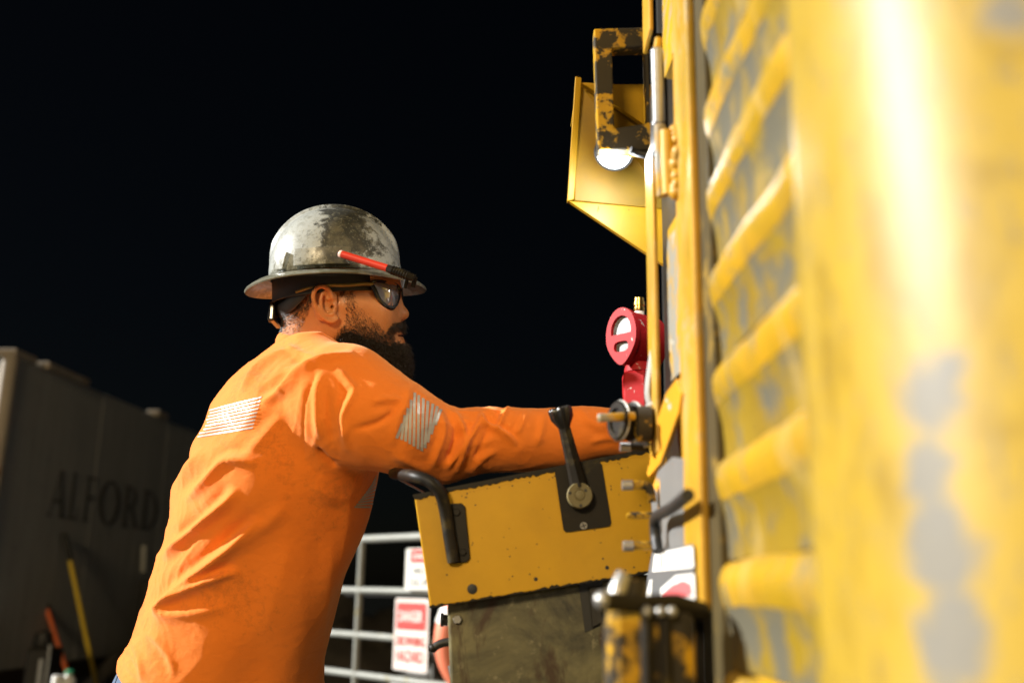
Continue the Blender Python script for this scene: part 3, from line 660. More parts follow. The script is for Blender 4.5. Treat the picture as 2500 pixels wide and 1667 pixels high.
# face outline: a drop, wide at the top
fo_ = []
for a in np.linspace(-130, 130 + 180 - 80, 1): pass
W, Hh = 0.0315, 0.044
outl = [(W * math.sin(t) * (1.0 if math.cos(t) > -0.2 else 1 - 0.36 * ((-math.cos(t) - 0.2) / 0.8) ** 1.6), Hh * (math.cos(t) if math.cos(t) > 0 else math.cos(t) * 1.12)) for t in np.linspace(0, 2 * math.pi, 56, endpoint=False)]
def window(cx, cy, rx, ry, a0, a1, flat):
    return [(cx + rx * math.cos(R(a)), cy + ry * math.sin(R(a))) for a in np.linspace(a0, a1, 28)]
win1 = window(0.0, 0.006, 0.021, 0.025, -12, 192, 0)
win2 = [(0.0 + 0.015 * math.copysign(abs(math.cos(t)) ** 0.6, math.cos(t)), -0.0195 + 0.0085 * math.copysign(abs(math.sin(t)) ** 0.7, math.sin(t))) for t in np.linspace(0, 2 * math.pi, 28, endpoint=False)]
from mathutils.geometry import tessellate_polygon
def holed(outer, holes, k0, k1, name, mat):
    loops = [outer] + holes; flat = [p for l in loops for p in l]
    tri = tessellate_polygon([[Vector((x, y, 0)) for x, y in l] for l in loops]); n_ = len(flat)
    V = [gp(x, y, k0) for x, y in flat] + [gp(x, y, k1) for x, y in flat]; F = []
    for a, b2, c2 in tri: F += [(a, b2, c2), (c2 + n_, b2 + n_, a + n_)]
    s0 = 0
    for l in loops:
        q_ = len(l)
        for i in range(q_): j = (i + 1) % q_; F.append((s0 + i, s0 + j, s0 + n_ + j, s0 + n_ + i))
        s0 += q_
    o = mesh_obj(name, V, F, mat, gau, smooth=False)
    import bmesh
    bm = bmesh.new(); bm.from_mesh(o.data); bmesh.ops.recalc_face_normals(bm, faces=bm.faces); bm.to_mesh(o.data); bm.free()
    return o
holed(outl, [win1, win2], 0.036, 0.026, 'face_plate', M['red'])
mb = MB(); mb.prism([gp(x * 0.94, y * 0.95, 0.0265) for x, y in outl], -gd * 0.075); mb.build('gauge_body', M['red'], gau, smooth=True, angle=50, bevel=0.003)
m, n, b = newmat('dusty_glass'); co = coords(n); f = noise(n, co, 60, 5, 0.7)
L(n, mix(n, ramp(n, f, [(0.42, 0.0), (0.6, 1.0)]), (0.10, 0.11, 0.11), (0.30, 0.33, 0.33)), b.inputs['Base Color']); b.inputs['Roughness'].default_value = 0.3; M['dial'] = m
for wv, nm in ((win1, 'dial_window'), (win2, 'dial_window')):
    cx = sum(p[0] for p in wv) / len(wv); cy = sum(p[1] for p in wv) / len(wv)
    mb = MB(); mb.prism([gp(cx + (x - cx) * 0.98, cy + (y - cy) * 0.98, 0.0268) for x, y in wv], gd * 0.003); mb.build(nm, M['dial'], gau, smooth=False)
top = gp(0, Hh, -0.01); 
mb = MB(); mb.lathe(top - z3 * 0.006, z3, [(0.0085, 0), (0.0085, 0.008), (0.0075, 0.009)], 12); mb.build('nipple_base', M['white'], gau)
mb = MB(); mb.lathe(top, z3, [(0.0085, 0.002), (0.0092, 0.004), (0.0092, 0.009), (0.0075, 0.010), (0.0075, 0.0115), (0.0095, 0.0125), (0.0095, 0.0185), (0.008, 0.0195), (0.008, 0.025), (0.006, 0.026)], 12); mb.build('brass_nipple', M['brass'], gau)
nk = gp(0.0, -Hh * 1.2, -0.008)
mb = MB(); mb.lathe(nk + z3 * 0.012 - gd * 0.004, -z3, [(0.024, 0), (0.027, 0.01), (0.027, 0.014)], 24); mb.build('neck', M['red'], gau)
mb = MB(); mb.lathe(nk - z3 * 0.003 - gd * 0.004, -z3, [(0.030, 0), (0.0335, 0.004), (0.0335, 0.085), (0.03, 0.095)], 6); mb.build('hex_base', M['red'], gau, smooth=False, bevel=0.0012)
mb = MB(); mb.tube([nk - z3 * 0.09, nk - z3 * 0.14, nk + np.array([0.1, 0.05, -0.15]), nk + np.array([0.3, 0.08, -0.15])], 0.016, 12); mb.build('pipe_elbow', M['black_steel'], gau)

# ------------------------------------------------------------------ coupling, strap, pins, torn plates, sticker, post
YC = 1.30
cc = PY(1548, 1030, YC)
mb = MB(); mb.lathe(cc + np.array([0.05, 0.02, 0]), (-1, -0.42, 0.0), [(0.018, 0.0), (0.022, 0.004), (0.022, 0.030), (0.018, 0.034), (0.018, 0.050), (0.026, 0.052), (0.026, 0.060), (0.019, 0.062), (0.019, 0.070), (0.026, 0.072), (0.026, 0.080), (0.024, 0.082), (0.016, 0.0822), (0.015, 0.079)], 32)
mb.build('hose_coupling', M['black_steel'], rig)
for h in (0.056, 0.076):
    c1 = cc + np.array([0.05, 0.02, 0]) + np.array([-1, -0.42, 0]) / math.hypot(1, .42) * h
    mb = MB(); mb.lathe(c1, (-1, -0.42, 0), [(0.0255, -0.0018), (0.0272, -0.001), (0.0272, 0.001), (0.0255, 0.0018)], 32); mb.build('coupling_ring', M['grey_paint'], rig)
mb = MB(); mb.lathe(cc + np.array([0.022, -0.012, -0.004]), (-1, 0, 0.0), [(0.018, 0), (0.0235, 0.003), (0.0235, 0.02), (0.014, 0.024)], 20); mb.build('coupling_cap', M['loop_paint'], rig)
mb = MB(); mb.tube([PY(1458, 1020, YC - 0.045), PY(1462, 1020, YC - 0.045), PY(1548, 1016, YC - 0.03)], [0.003, 0.0056, 0.0056], 14); mb.build('coupling_pin', M['yellow_grey'], rig)
mb = MB(); mb.tube([PY(1524, 1016, YC - 0.04), PY(1532, 1016, YC - 0.04)], 0.009, 14); mb.build('pin_collar', M['black_steel'], rig)
# grey strap
mb = MB(); pts = [(1601, 820), (1588, 900), (1582, 960), (1590, 1005), (1575, 1060), (1580, 1090)]
mb.tube(smooth_path([PY(x, y, 1.31) for x, y in pts], 6), 0.0095, 10, flat=0.5); mb.build('strap', M['grey_paint'], rig)
mb = MB(); q = random.Random(9)
for k in range(9): mb.ball(PY(1592 + q.uniform(-8, 14), 990 + k * 9, 1.30), q.uniform(0.004, 0.009), 8, 6)
mb.build('grease_lump', M['grey_paint'], rig)
def pin(pts, Y, r, name='pin'):
    mb = MB(); p = smooth_path([PY(x, y, Y) for x, y in pts], 5); rr = np.full(len(p), r); rr[0] *= 0.7
    mb.tube(p, rr, 12); mb.build(name, M['loop_paint'], rig)
pin([(1516, 1092), (1545, 1091), (1600, 1093)], 1.34, 0.0052)
pin([(1519, 1185), (1550, 1183), (1580, 1186), (1588, 1200), (1592, 1225)], 1.3, 0.006, 'hook')
pin([(1530, 1258), (1600, 1257)], 1.33, 0.0045)
pin([(1521, 1332), (1560, 1331), (1610, 1330)], 1.3, 0.0055)
for px, py, Y in ((1532, 1184, 1.297), (1534, 1332, 1.297), (1527, 1091, 1.337)):
    mb = MB(); a = PY(px - 13, py, Y); c = PY(px + 12, py, Y); mb.tube([a, c], 0.0066, 12); mb.build('pin_tip', M['steel'], rig)
# torn plates of the guard, lit from the left
M['torn'] = worn('torn_plate', (0.60, 0.28, 0.015), (0.33, 0.33, 0.31), 26, 0.60, 0.04, 0.4, dirt=0.1)
M['torn_grey'] = worn('scraped_plate', (0.17, 0.17, 0.165), (0.68, 0.31, 0.015), 18, 0.56, 0.03, 0.45, dirt=0.2)
def xplate(pts, X, dx, name, mat, th=0.006):
    P0 = [PX(x, y, X + dx * (x - 1580) / 100) for x, y in pts]; mb = MB(); mb.prism(P0, (th, 0, 0)); mb.build(name, mat, rig, smooth=False, bevel=0.001)
xplate([(1650, 925), (1664, 960), (1655, 1010), (1632, 1075), (1612, 1130), (1583, 1165), (1578, 1155), (1596, 1080), (1606, 1020), (1625, 960)], 0.186, 0.012, 'torn_plate', M['torn'])
xplate([(1672, 1120), (1676, 1200), (1640, 1235), (1592, 1255), (1588, 1200), (1606, 1150), (1640, 1115)], 0.190, 0.010, 'scraped_plate', M['torn_grey'])
mb = MB(); mb.tube(smooth_path([PX(1680, 1208, 0.182), PX(1640, 1240, 0.182), PX(1602, 1262, 0.184), PX(1600, 1300, 0.186), PX(1606, 1345, 0.187)], 6), 0.007, 10); mb.build('black_hose', M['black_rubber'], rig)
xplate([(1676, 1215), (1684, 1340), (1612, 1345), (1606, 1270)], 0.199, 0.004, 'backing_plate', M['torn_grey'])
# sticker with a white field, a grey band and a red mark
M['sticker_grey'] = simple('sticker_grey', (0.11, 0.115, 0.12), 0.5, 0, 0.1, 20, 0)
M['pink_red'] = simple('sticker_red', (0.62, 0.12, 0.13), 0.5, 0, 0.1, 20, 0)
def xflat(pts, X, name, mat):
    mb = MB(); mb.prism([PX(x, y, X) for x, y in pts], (0.0006, 0, 0)); mb.build(name, mat, rig, smooth=False)
xflat([(1592, 1344), (1690, 1328), (1697, 1490), (1574, 1480), (1580, 1410)], 0.1960, 'sticker', M['sticker_grey'])
xflat([(1598, 1350), (1690, 1333), (1693, 1384), (1592, 1396)], 0.1950, 'sticker_band', M['white'])
xflat([(1586, 1415), (1592, 1414), (1590, 1460), (1574, 1462)], 0.1950, 'sticker_band', M['white'])
xflat([(1612, 1436), (1650, 1404), (1694, 1400), (1698, 1488), (1650, 1462), (1612, 1460)], 0.1950, 'sticker_mark', M['white'])
xflat([(1614, 1452), (1640, 1428), (1668, 1416), (1686, 1424), (1690, 1450), (1650, 1458)], 0.1942, 'sticker_mark', M['pink_red'])
# foreground latch post
post_c = PY(1590, 1560, 0.98)
mb = MB(); x0 = PY(1478, 1560, 0.98)[0]; x1 = PY(1690, 1560, 0.98)[0]; zt0 = PY(1560, 1482, 0.98)[2]
mb.box((x0, 0.955, 0.2), (x1, 1.01, zt0)); 
M['post_paint'] = worn('post_paint', YEL, (0.02, 0.016, 0.01), 16, 0.47, 0.06, 0.42, dirt=0.5)
mb.build('latch_post', M['post_paint'], rig, smooth=False, bevel=0.012)
mb = MB(); mb.box((x1 - 0.02, 0.985, 0.3), (0.212, 1.02, 0.6)); mb.build('post_mount', M['black_steel'], rig, smooth=False)
for px in (1580, 1625):
    mb = MB(); x = PY(px, 1560, 0.95)[0]; mb.tube([(x, 0.952, 0.2), (x, 0.952, zt0 - 0.004)], 0.006, 10); mb.build('post_rib', M['black_steel'], rig)
mb = MB(); mb.tube([PY(1478, 1466, 0.94), PY(1560, 1474, 0.95), PY(1650, 1470, 0.96), PY(1720, 1492, 0.98)], 0.0085, 14); mb.build('latch_rod', M['black_steel'], rig)
mb = MB(); mb.ball(PY(1472, 1464, 0.94), 0.0085, 16, 10); mb.build('latch_ball', M['steel'], rig)
mb = MB(); mb.tube([PY(1506, 1462, 0.95), PY(1508, 1440, 0.95), PY(1522, 1402, 0.955)], [0.0085, 0.0082, 0.007], 16); mb.build('latch_bolt', M['steel'], rig)
mb = MB(); mb.tube([PY(1545, 1462, 0.965), PY(1548, 1412, 0.965)], [0.013, 0.011], 16); mb.build('latch_boss', M['loop_paint'], rig)
for px, mt in ((1579, 'steel'), (1612, 'steel'), (1640, 'steel')):
    mb = MB(); mb.ball(PY(px, 1492, 0.94), 0.0048, 10, 8); mb.build('rivet', M[mt], rig)

# ------------------------------------------------------------------ control console
YK = 1.50
cons = empty('control_console', (PY(1280, 1300, YK)[0], YK + 0.15, 0), 'yellow sloping control console with a black lever, under the man\'s forearm', 'console')
DEEP = 0.27
TLc, TRc, BRc, BLc = PY(1012, 1214, YK), PY(1640, 1090, YK), PY(1640, 1388, YK), PY(1050, 1482, YK)
ux = TRc - TLc; ux /= np.linalg.norm(ux); vz = np.array([-ux[2], 0, ux[0]])
def rag_edge(a, c, n_, amp, seed):
    q = np.random.default_rng(seed); return [a + (c - a) * i / n_ + vz * q.uniform(-amp, amp) * (0 < i < n_) for i in range(n_ + 1)]
mb = MB(); mb.prism([TLc, TRc, BRc, BLc], (0, DEEP, 0)); mb.build('console_box', M['yellow_console'], cons, smooth=False, bevel=0.002)
# black rubbed edges, with a torn outline
e0 = TLc + vz * 0.0045 - ux * 0.002; e1 = TRc + vz * 0.0045
low = rag_edge(TRc - vz * 0.0025, TLc - vz * 0.003, 90, 0.0022, 5)
mb = MB(); mb.prism([e0, e1] + low, (0, -0.0016, 0)); mb.v = [(x, y - 0.0002, z) for x, y, z in mb.v]; mb.build('edge_wear', M['black_steel'], cons, smooth=False)
mb = MB(); mb.prism([TLc + vz * 0.0004 - ux * 0.002, TRc + vz * 0.0004, TRc + vz * 0.0048, TLc + vz * 0.0048 - ux * 0.002], (0, DEEP, 0)); mb.build('top_plate', M['black_steel'], cons, smooth=False, bevel=0.001)
bl = rag_edge(BLc + vz * 0.0018, BRc + vz * 0.0022, 80, 0.0022, 8)
mb = MB(); mb.prism([BRc - vz * 0.001, BLc - vz * 0.001] + bl, (0, -0.0012, 0)); mb.v = [(x, y - 0.0002, z) for x, y, z in mb.v]; mb.build('edge_wear', M['black_steel'], cons, smooth=False)
def disc(px, py, r_px, Y, h, mat, name, n_=20, par=cons, chamf=0.25):
    c = PY(px, py, Y); r = r_px * Y / F_PX; mb = MB(); mb.lathe(c, (0, -1, 0), [(r, -0.002), (r, h * (1 - chamf)), (r * 0.88, h), (0.0003, h)], n_, cap=False); return mb.build(name, mat, par)
disc(1153, 1437, 12, YK, 0.0012, M['black_rubber'], 'bolt_hole')
disc(1308, 1413, 5, YK, 0.001, M['black_rubber'], 'paint_chip', 7)
disc(1482, 1385, 5, YK, 0.001, M['black_rubber'], 'paint_chip', 7)
q = random.Random(21); mb = MB()
for k in range(70):
    a = q.random(); c_ = q.random(); e = q.choice([0, 1, 2])
    p = TLc + (TRc - TLc) * (0.06 + 0.8 * a) - vz * (0.008 + 0.012 * c_ ** 2 if e == 0 else (0.135 + 0.03 * (1 - c_ ** 2) if e == 1 else 0.02 + 0.13 * c_))
    r = q.uniform(0.0004, 0.0014) ; mb.prism([p + np.array([0, -0.0006, 0]) + ux * r * q.uniform(.6, 1.6) * math.cos(t) + vz * r * q.uniform(.5, 1.3) * math.sin(t) for t in np.linspace(0, 6.28, 7, endpoint=False)], (0, -0.0002, 0))
mb.build('paint_chips', M['black_rubber'], cons, smooth=False)['kind'] = 'stuff'
# grab handle
hp = smooth_path([PY(962, 1155, YK + 0.10), PY(985, 1158, YK + 0.05), PY(1013, 1163, YK - 0.005), PY(1050, 1176, YK - 0.02), PY(1074, 1202, YK - 0.02), PY(1086, 1240, YK - 0.014), PY(1096, 1300, YK - 0.010), PY(1108, 1372, YK - 0.008)], 7)
mb = MB(); mb.tube(hp, 0.0095, 16); mb.build('grab_handle', M['black_steel'], cons)
mb = MB(); mb.prism([PY(1100, 1230, YK), PY(1127, 1228, YK), PY(1136, 1236, YK), PY(1148, 1362, YK), PY(1140, 1372, YK), PY(1104, 1376, YK)], (0, -0.005, 0)); mb.build('handle_plate', M['black_steel'], cons, smooth=False, bevel=0.001)
for p in ((1115, 1250), (1130, 1347)): disc(*p, 9, YK - 0.005, 0.0035, M['black_steel'], 'bolt', 6)
# a bright strip of sheet seen behind the handle
mb = MB(); mb.prism([PY(965, 1160, YK + 0.16), PY(1036, 1200, YK + 0.06), PY(1040, 1206, YK + 0.06), PY(965, 1166, YK + 0.16)], (0, 0.02, 0)); mb.build('tray_edge', M['steel'], cons, smooth=False)
# lever plate, lever
lp = [PY(x, y, YK) for x, y in ((1353, 1143), (1468, 1127), (1493, 1284), (1377, 1300))]; cpl = sum(lp) / 4
lw = np.linalg.norm(lp[1] - lp[0]); lh = np.linalg.norm(lp[3] - lp[0]); lx = (lp[1] - lp[0]) / lw; ly = np.array([-lx[2], 0, lx[0]])
mb = MB(); mb.prism(rounded(cpl, lx, ly, lw, lh, 0.006), (0, -0.003, 0)); mb.build('lever_plate', M['black_steel'], cons, smooth=False)
disc(1425, 1283, 9, YK - 0.003, 0.002, M['steel'], 'screw', 20)
sc0 = PY(1425, 1283, YK - 0.0053)
for a in (20, 110):
    d = np.array([math.cos(R(a)), 0, math.sin(R(a))]); e = np.array([-d[2], 0, d[0]]); mb = MB()
    mb.prism([sc0 + d * 0.004 + e * 0.0009, sc0 - d * 0.004 + e * 0.0009, sc0 - d * 0.004 - e * 0.0009, sc0 + d * 0.004 - e * 0.0009], (0, -0.0003 - 0.0001 * (a > 50), 0)); mb.build('screw_slot', M['black_rubber'], cons, smooth=False)
M['hub'] = worn('greasy_hub', (0.15, 0.125, 0.055), (0.05, 0.04, 0.02), 70, 0.6, 0.1, 0.5, dirt=0.4)
hub = PY(1413, 1212, YK); mb = MB(); rh = 31 * YK / F_PX
mb.lathe(hub, (0, -1, 0), [(rh * 0.95, 0.0), (rh * 0.95, 0.014), (rh, 0.016), (rh, 0.022), (rh * 0.93, 0.0245), (rh * 0.45, 0.0245), (rh * 0.42, 0.0235), (rh * 0.36, 0.0235), (rh * 0.33, 0.0255), (0.0003, 0.026)], 40, cap=False); mb.build('lever_hub', M['hub'], cons)
for dx, dy in ((-22, -9), (17, -15), (5, 22)):
    c = PY(1413 + dx * 0.98, 1212 + dy, YK - 0.0235); mb = MB(); mb.lathe(c, (0, -1, 0), [(0.0024, -0.001), (0.0024, 0.0015), (0.0003, 0.0016)], 10, cap=False); mb.build('hub_screw', M['black_rubber'], cons)
la0, la1 = PY(1414, 1188, YK - 0.012), PY(1377, 1040, YK - 0.024); mb = MB()
mb.tube([la0, la0 + (la1 - la0) * 0.3, la1], [0.0135, 0.0115, 0.0088], 8, up=(0, -1, 0)); mb.build('lever_arm', M['black_steel'], cons)
ka = la1 - la0; ka /= np.linalg.norm(ka); kx, ky, _ = frame(ka); V = []; nk_ = 40
for r, h in ((0.0085, -0.004), (0.010, 0.0), (0.0155, 0.012), (0.0165, 0.022), (0.0160, 0.027), (0.0130, 0.0295), (0.004, 0.0300)):
    for k in range(nk_):
        t = 2 * math.pi * k / nk_; rr = r * (1 + (0.11 * math.cos(8 * t) if h > 0.001 else 0)); V.append(la1 + ka * h + rr * (math.cos(t) * kx + math.sin(t) * ky))
F = [(i * nk_ + k, i * nk_ + (k + 1) % nk_, (i + 1) * nk_ + (k + 1) % nk_, (i + 1) * nk_ + k) for i in range(6) for k in range(nk_)] + [tuple(range(nk_ - 1, -1, -1)), tuple(6 * nk_ + k for k in range(nk_))]
m, n, b = newmat('wet_black_rubber'); co = coords(n); b.inputs['Base Color'].default_value = (0.012, 0.011, 0.009, 1); b.inputs['Roughness'].default_value = 0.22; bump(n, b, noise(n, co, 220, 4, 0.7), 0.5, 0.0015); M['wet_black'] = m
mesh_obj('lever_knob', V, F, m, cons, angle=50)
# pedestal
YP = YK + 0.03
m, n, b = newmat('pedestal_steel'); co = coords(n)
f = noise(n, co, 9, 6, 0.65, 0.4); f2 = noise(n, co, 45, 5, 0.7); f3 = noise(n, co, 16, 5, 0.6, 0.8, (1, 1, 0.5))
c = mix(n, ramp(n, f, [(0.36, 0.0), (0.62, 1.0)]), (0.018, 0.017, 0.010), (0.17, 0.155, 0.075)); c = mix(n, ramp(n, f3, [(0.54, 0.0), (0.62, 0.9)]), c, (0.045, 0.02, 0.006)); c = mix(n, ramp(n, f2, [(0.60, 0.0), (0.70, 0.8)]), c, (0.24, 0.22, 0.13))
L(n, c, b.inputs['Base Color']); b.inputs['Roughness'].default_value = 0.55; bump(n, b, f2, 0.4, 0.002)
pbl = PY(1092, 1474, YP); pbr = PY(1640, 1395, YP); mb = MB()
pb2 = np.array([PY(1112, 1640, YP)[0] + 0.06, YP, 0.0])
mb.prism([pbl, pbr, np.array([pbr[0], YP, 0.0]), pb2], (0, 0.2, 0)); mb.build('pedestal', m, cons, smooth=False, bevel=0.004)
slot = [PY(x, y, YP) for x, y in ((1412, 1424), (1470, 1414), (1470, 1524), (1428, 1543))]
mb = MB(); mb.prism(slot, (0, -0.002, 0)); mb.build('pedestal_slot', M['black_rubber'], cons, smooth=False)
sb = [PY(x, y, YP - 0.002) for x, y in ((1437, 1432), (1470, 1428), (1470, 1520), (1446, 1532))]
mb = MB(); mb.prism(sb, (0, -0.006, 0)); mb.build('slot_cover', M['dark_steel'], cons, smooth=False, bevel=0.002)
disc(1117, 1511, 11, YP, 0.008, M['steel'], 'bolt', 6)
mb = MB(); mb.tube([PY(1080, 1512, YP + 0.03), PY(1094, 1514, YP + 0.03)], 0.008, 8); mb.tube([PY(1076, 1512, YP + 0.03), PY(1083, 1512, YP + 0.03)], 0.0115, 6); mb.build('side_bolt', M['black_rubber'], cons)
mb = MB(); mb.tube(smooth_path([PY(1060, 1580, YP + 0.02), PY(1072, 1572, YP + 0.02), PY(1090, 1567, YP + 0.02), PY(1110, 1566, YP + 0.02)], 5), 0.0062, 12); mb.build('drain_cock', M['black_rubber'], cons)
mb = MB(); mb.ball(PY(1058, 1581, YP + 0.02), 0.0068, 12, 8); mb.build('drain_cock_ball', M['black_steel'], cons)
mb = MB(); mb.tube([PY(1106, 1622, YP + 0.02), PY(1114, 1662, YP + 0.02)], 0.008, 12); mb.build('side_latch', M['steel'], cons)
# ================================================================== the man: signed distance shapes, then a surface net
D0 = 1.80
def Q(px, py, w_=0.0):                 # right, up, away from the camera, in metres
    d = D0 + w_; return np.array([(px - 1250) / F_PX * d, -(py - 833.5) / F_PX * d, w_])
def to_world(p):
    p = np.asarray(p); return CAM + np.outer(p[:, 0], RT) + np.outer(p[:, 1], UP) + np.outer(p[:, 2] + D0, FW)
def to_local(p):
    p = np.asarray(p, float) - CAM; return np.array([p @ RT, p @ UP, p @ FW - D0])
def cap(p, a, b, ra, rb):
    a = np.asarray(a); b = np.asarray(b); ab = b - a; t = np.clip(((p - a) @ ab) / (ab @ ab), 0, 1)
    return np.linalg.norm(p - a - t[:, None] * ab, axis=1) - (ra + (rb - ra) * t)
def ell(p, c, r, rot=0.0):
    q = p - np.asarray(c)
    if rot:
        cs, sn = math.cos(rot), math.sin(rot); q = np.stack([q[:, 0] * cs + q[:, 1] * sn, -q[:, 0] * sn + q[:, 1] * cs, q[:, 2]], 1)
    r = np.asarray(r, float); k0 = np.linalg.norm(q / r, axis=1); k1 = np.linalg.norm(q / (r * r), axis=1) + 1e-9
    return k0 * (k0 - 1) / k1
def smin(a, b, k):
    h = np.clip(0.5 + 0.5 * (b - a) / k, 0, 1); return b * (1 - h) + a * h - k * h * (1 - h)
def smax(a, b, k): return -smin(-a, -b, k)
def poly_cap(p, pts, rs):
    d = None
    for i in range(len(pts) - 1):
        e = cap(p, pts[i], pts[i + 1], rs[i], rs[i + 1]); d = e if d is None else np.minimum(d, e)
    return d

def surface(fn, lo, hi, h, smooth=2, cf=4):
    lo = np.asarray(lo, float); n = np.ceil((np.asarray(hi) - lo) / h / cf).astype(int) * cf + 1
    ax = [lo[i] + h * np.arange(n[i]) for i in range(3)]
    cax = [a[::cf] for a in ax]
    g = np.stack(np.meshgrid(*cax, indexing='ij'), -1).reshape(-1, 3)
    C = fn(g).reshape([len(a) for a in cax])
    near = np.abs(C) < h * cf * 1.9
    nb = [len(a) - 1 for a in cax]
    blk = np.zeros(nb, bool)
    for i in (0, 1):
        for j in (0, 1):
            for k in (0, 1): blk |= near[i:i + nb[0], j:j + nb[1], k:k + nb[2]]
    S = np.where(np.repeat(np.repeat(np.repeat(C[:-1, :-1, :-1], cf, 0), cf, 1), cf, 2) < 0, -1.0, 1.0)
    S = np.pad(S, ((0, 1),) * 3, mode='edge')
    mk = np.repeat(np.repeat(np.repeat(blk, cf, 0), cf, 1), cf, 2); mk = np.pad(mk, ((0, 1),) * 3, mode='constant')
    m2 = mk.copy()
    for a in range(3): m2 |= np.roll(mk, 1, a)
    idx = np.argwhere(m2); pts = lo + h * idx
    S[m2] = np.concatenate([fn(pts[i:i + 400000]) for i in range(0, len(pts), 400000)])
    S[[0, -1]] = np.maximum(S[[0, -1]], h * .5); S[:, [0, -1]] = np.maximum(S[:, [0, -1]], h * .5); S[:, :, [0, -1]] = np.maximum(S[:, :, [0, -1]], h * .5)
    ins = S < 0
    cs = [s - 1 for s in S.shape]
    acc = np.zeros(cs + [3]); cnt = np.zeros(cs)
    corners = [(i, j, k) for i in (0, 1) for j in (0, 1) for k in (0, 1)]
    sub = lambda A, c: A[c[0]:c[0] + cs[0], c[1]:c[1] + cs[1], c[2]:c[2] + cs[2]]
    for a in corners:
        for d in range(3):
            if a[d]: continue
            b = list(a); b[d] = 1
            s0, s1 = sub(S, a), sub(S, b); x = (s0 < 0) != (s1 < 0)
            t = np.where(x, s0 / np.where(x, s0 - s1, 1), 0)
            for e in range(3): acc[..., e] += np.where(x, a[e] + (t if e == d else 0), 0)
            cnt += x
    act = cnt > 0; vid = np.full(cs, -1); vid[act] = np.arange(act.sum())
    V = lo + h * (np.argwhere(act) + acc[act] / cnt[act][:, None])
    Fs = []
    for d in range(3):
        e, f = [(1, 2), (2, 0), (0, 1)][d]
        sl = [slice(None)] * 3; sl[d] = slice(0, -1); s0 = ins[tuple(sl)]; sl[d] = slice(1, None); s1 = ins[tuple(sl)]
        ch = np.argwhere(s0 != s1); ok = (ch[:, e] > 0) & (ch[:, f] > 0) & (ch[:, e] < cs[e]) & (ch[:, f] < cs[f]); ch = ch[ok]
        def at(de, df):
            c = ch.copy(); c[:, e] -= de; c[:, f] -= df; return vid[c[:, 0], c[:, 1], c[:, 2]]
        q = np.stack([at(1, 1), at(0, 1), at(0, 0), at(1, 0)], 1)
        fl = ~s0[ch[:, 0], ch[:, 1], ch[:, 2]]; q[fl] = q[fl][:, ::-1]
        Fs.append(q)
    Fq = np.concatenate(Fs); Fq = Fq[(Fq >= 0).all(1)]
    E = np.concatenate([Fq[:, [0, 1]], Fq[:, [1, 2]], Fq[:, [2, 3]], Fq[:, [3, 0]]]); E = np.concatenate([E, E[:, ::-1]])
    deg = np.bincount(E[:, 0], minlength=len(V))[:, None]
    for it in range(smooth):
        A = np.stack([np.bincount(E[:, 0], V[E[:, 1], k], len(V)) for k in range(3)], 1) / np.maximum(deg, 1)
        V = V + 0.5 * (A - V)
    return V, Fq, (E, deg)
def vnormals(V, F):
    n = np.cross(V[F[:, 2]] - V[F[:, 0]], V[F[:, 3]] - V[F[:, 1]]); N_ = np.zeros_like(V)
    for k in range(4):
        for c in range(3): N_[:, c] += np.bincount(F[:, k], n[:, c], len(V))
    return N_ / (np.linalg.norm(N_, axis=1)[:, None] + 1e-12)
def quad_obj(name, V, F, mat, parent, **k):
    W = to_world(V); o = mesh_obj(name, W, F[:, ::-1], mat, parent, angle=0, **k); return o    # the local frame is left-handed

def pxpy(V):
    d = D0 + V[:, 2]; return 1250 + V[:, 0] / d * F_PX, 833.5 - V[:, 1] / d * F_PX

hipw = to_world(Q(505, 1725, 0.0)[None])[0]
man = empty('person', (hipw[0] - 0.10, hipw[1] + 0.0, 0), 'bearded person in an orange long-sleeved shirt leaning on the yellow console', 'person')

# ------------------------------------------------------------------ materials of the man
m, n, b = newmat('skin'); co = coords(n)
f = noise(n, co, 60, 5, 0.6); f2 = noise(n, co, 420, 3, 0.6)
L(n, mix(n, f, (0.46, 0.170, 0.048), (0.56, 0.228, 0.076)), b.inputs['Base Color']); b.inputs['Roughness'].default_value = 0.42
b.inputs['Subsurface Weight'].default_value = 0.15; b.inputs['Subsurface Radius'].default_value = (0.012, 0.005, 0.003); b.inputs['Subsurface Scale'].default_value = 0.4
bump(n, b, f2, 0.25, 0.0008); M['skin_human'] = m
m, n, b = newmat('orange_cotton'); co = coords(n)
f = noise(n, co, 8, 5, 0.6); fine = noise(n, co, 900, 2, 0.6); sm = noise(n, co, 26, 6, 0.75, 0.4)
c = mix(n, f, (0.76, 0.165, 0.012), (0.85, 0.215, 0.022)); c = mix(n, mth(n, 'MULTIPLY', fine, 0.25), c, (0.95, 0.30, 0.03))
big = noise(n, co, 5, 3, 0.5)
sm = noise(n, co, 75, 7, 0.8, 0.2); sp = ramp(n, mth(n, 'ADD', sm, mth(n, 'MULTIPLY', mth(n, 'SUBTRACT', big, 0.5), 0.75)), [(0.58, 0.0), (0.80, 0.40)])
c = mix(n, sp, c, (0.22, 0.06, 0.012)); L(n, c, b.inputs['Base Color']); b.inputs['Roughness'].default_value = 0.85
b.inputs['Sheen Weight'].default_value = 0.45; b.inputs['Sheen Roughness'].default_value = 0.5; b.inputs['Sheen Tint'].default_value = (1, 0.72, 0.45, 1)
b.inputs['Specular IOR Level'].default_value = 0.2
bump(n, b, mth(n, 'ADD', mth(n, 'MULTIPLY', fine, 0.35), noise(n, co, 38, 5, 0.55, 0.6, (1.0, 1.0, 1.7))), 0.45, 0.004); M['shirt'] = m
m, n, b = newmat('retroreflective_tape'); co = coords(n); f = noise(n, co, 50, 5, 0.7)
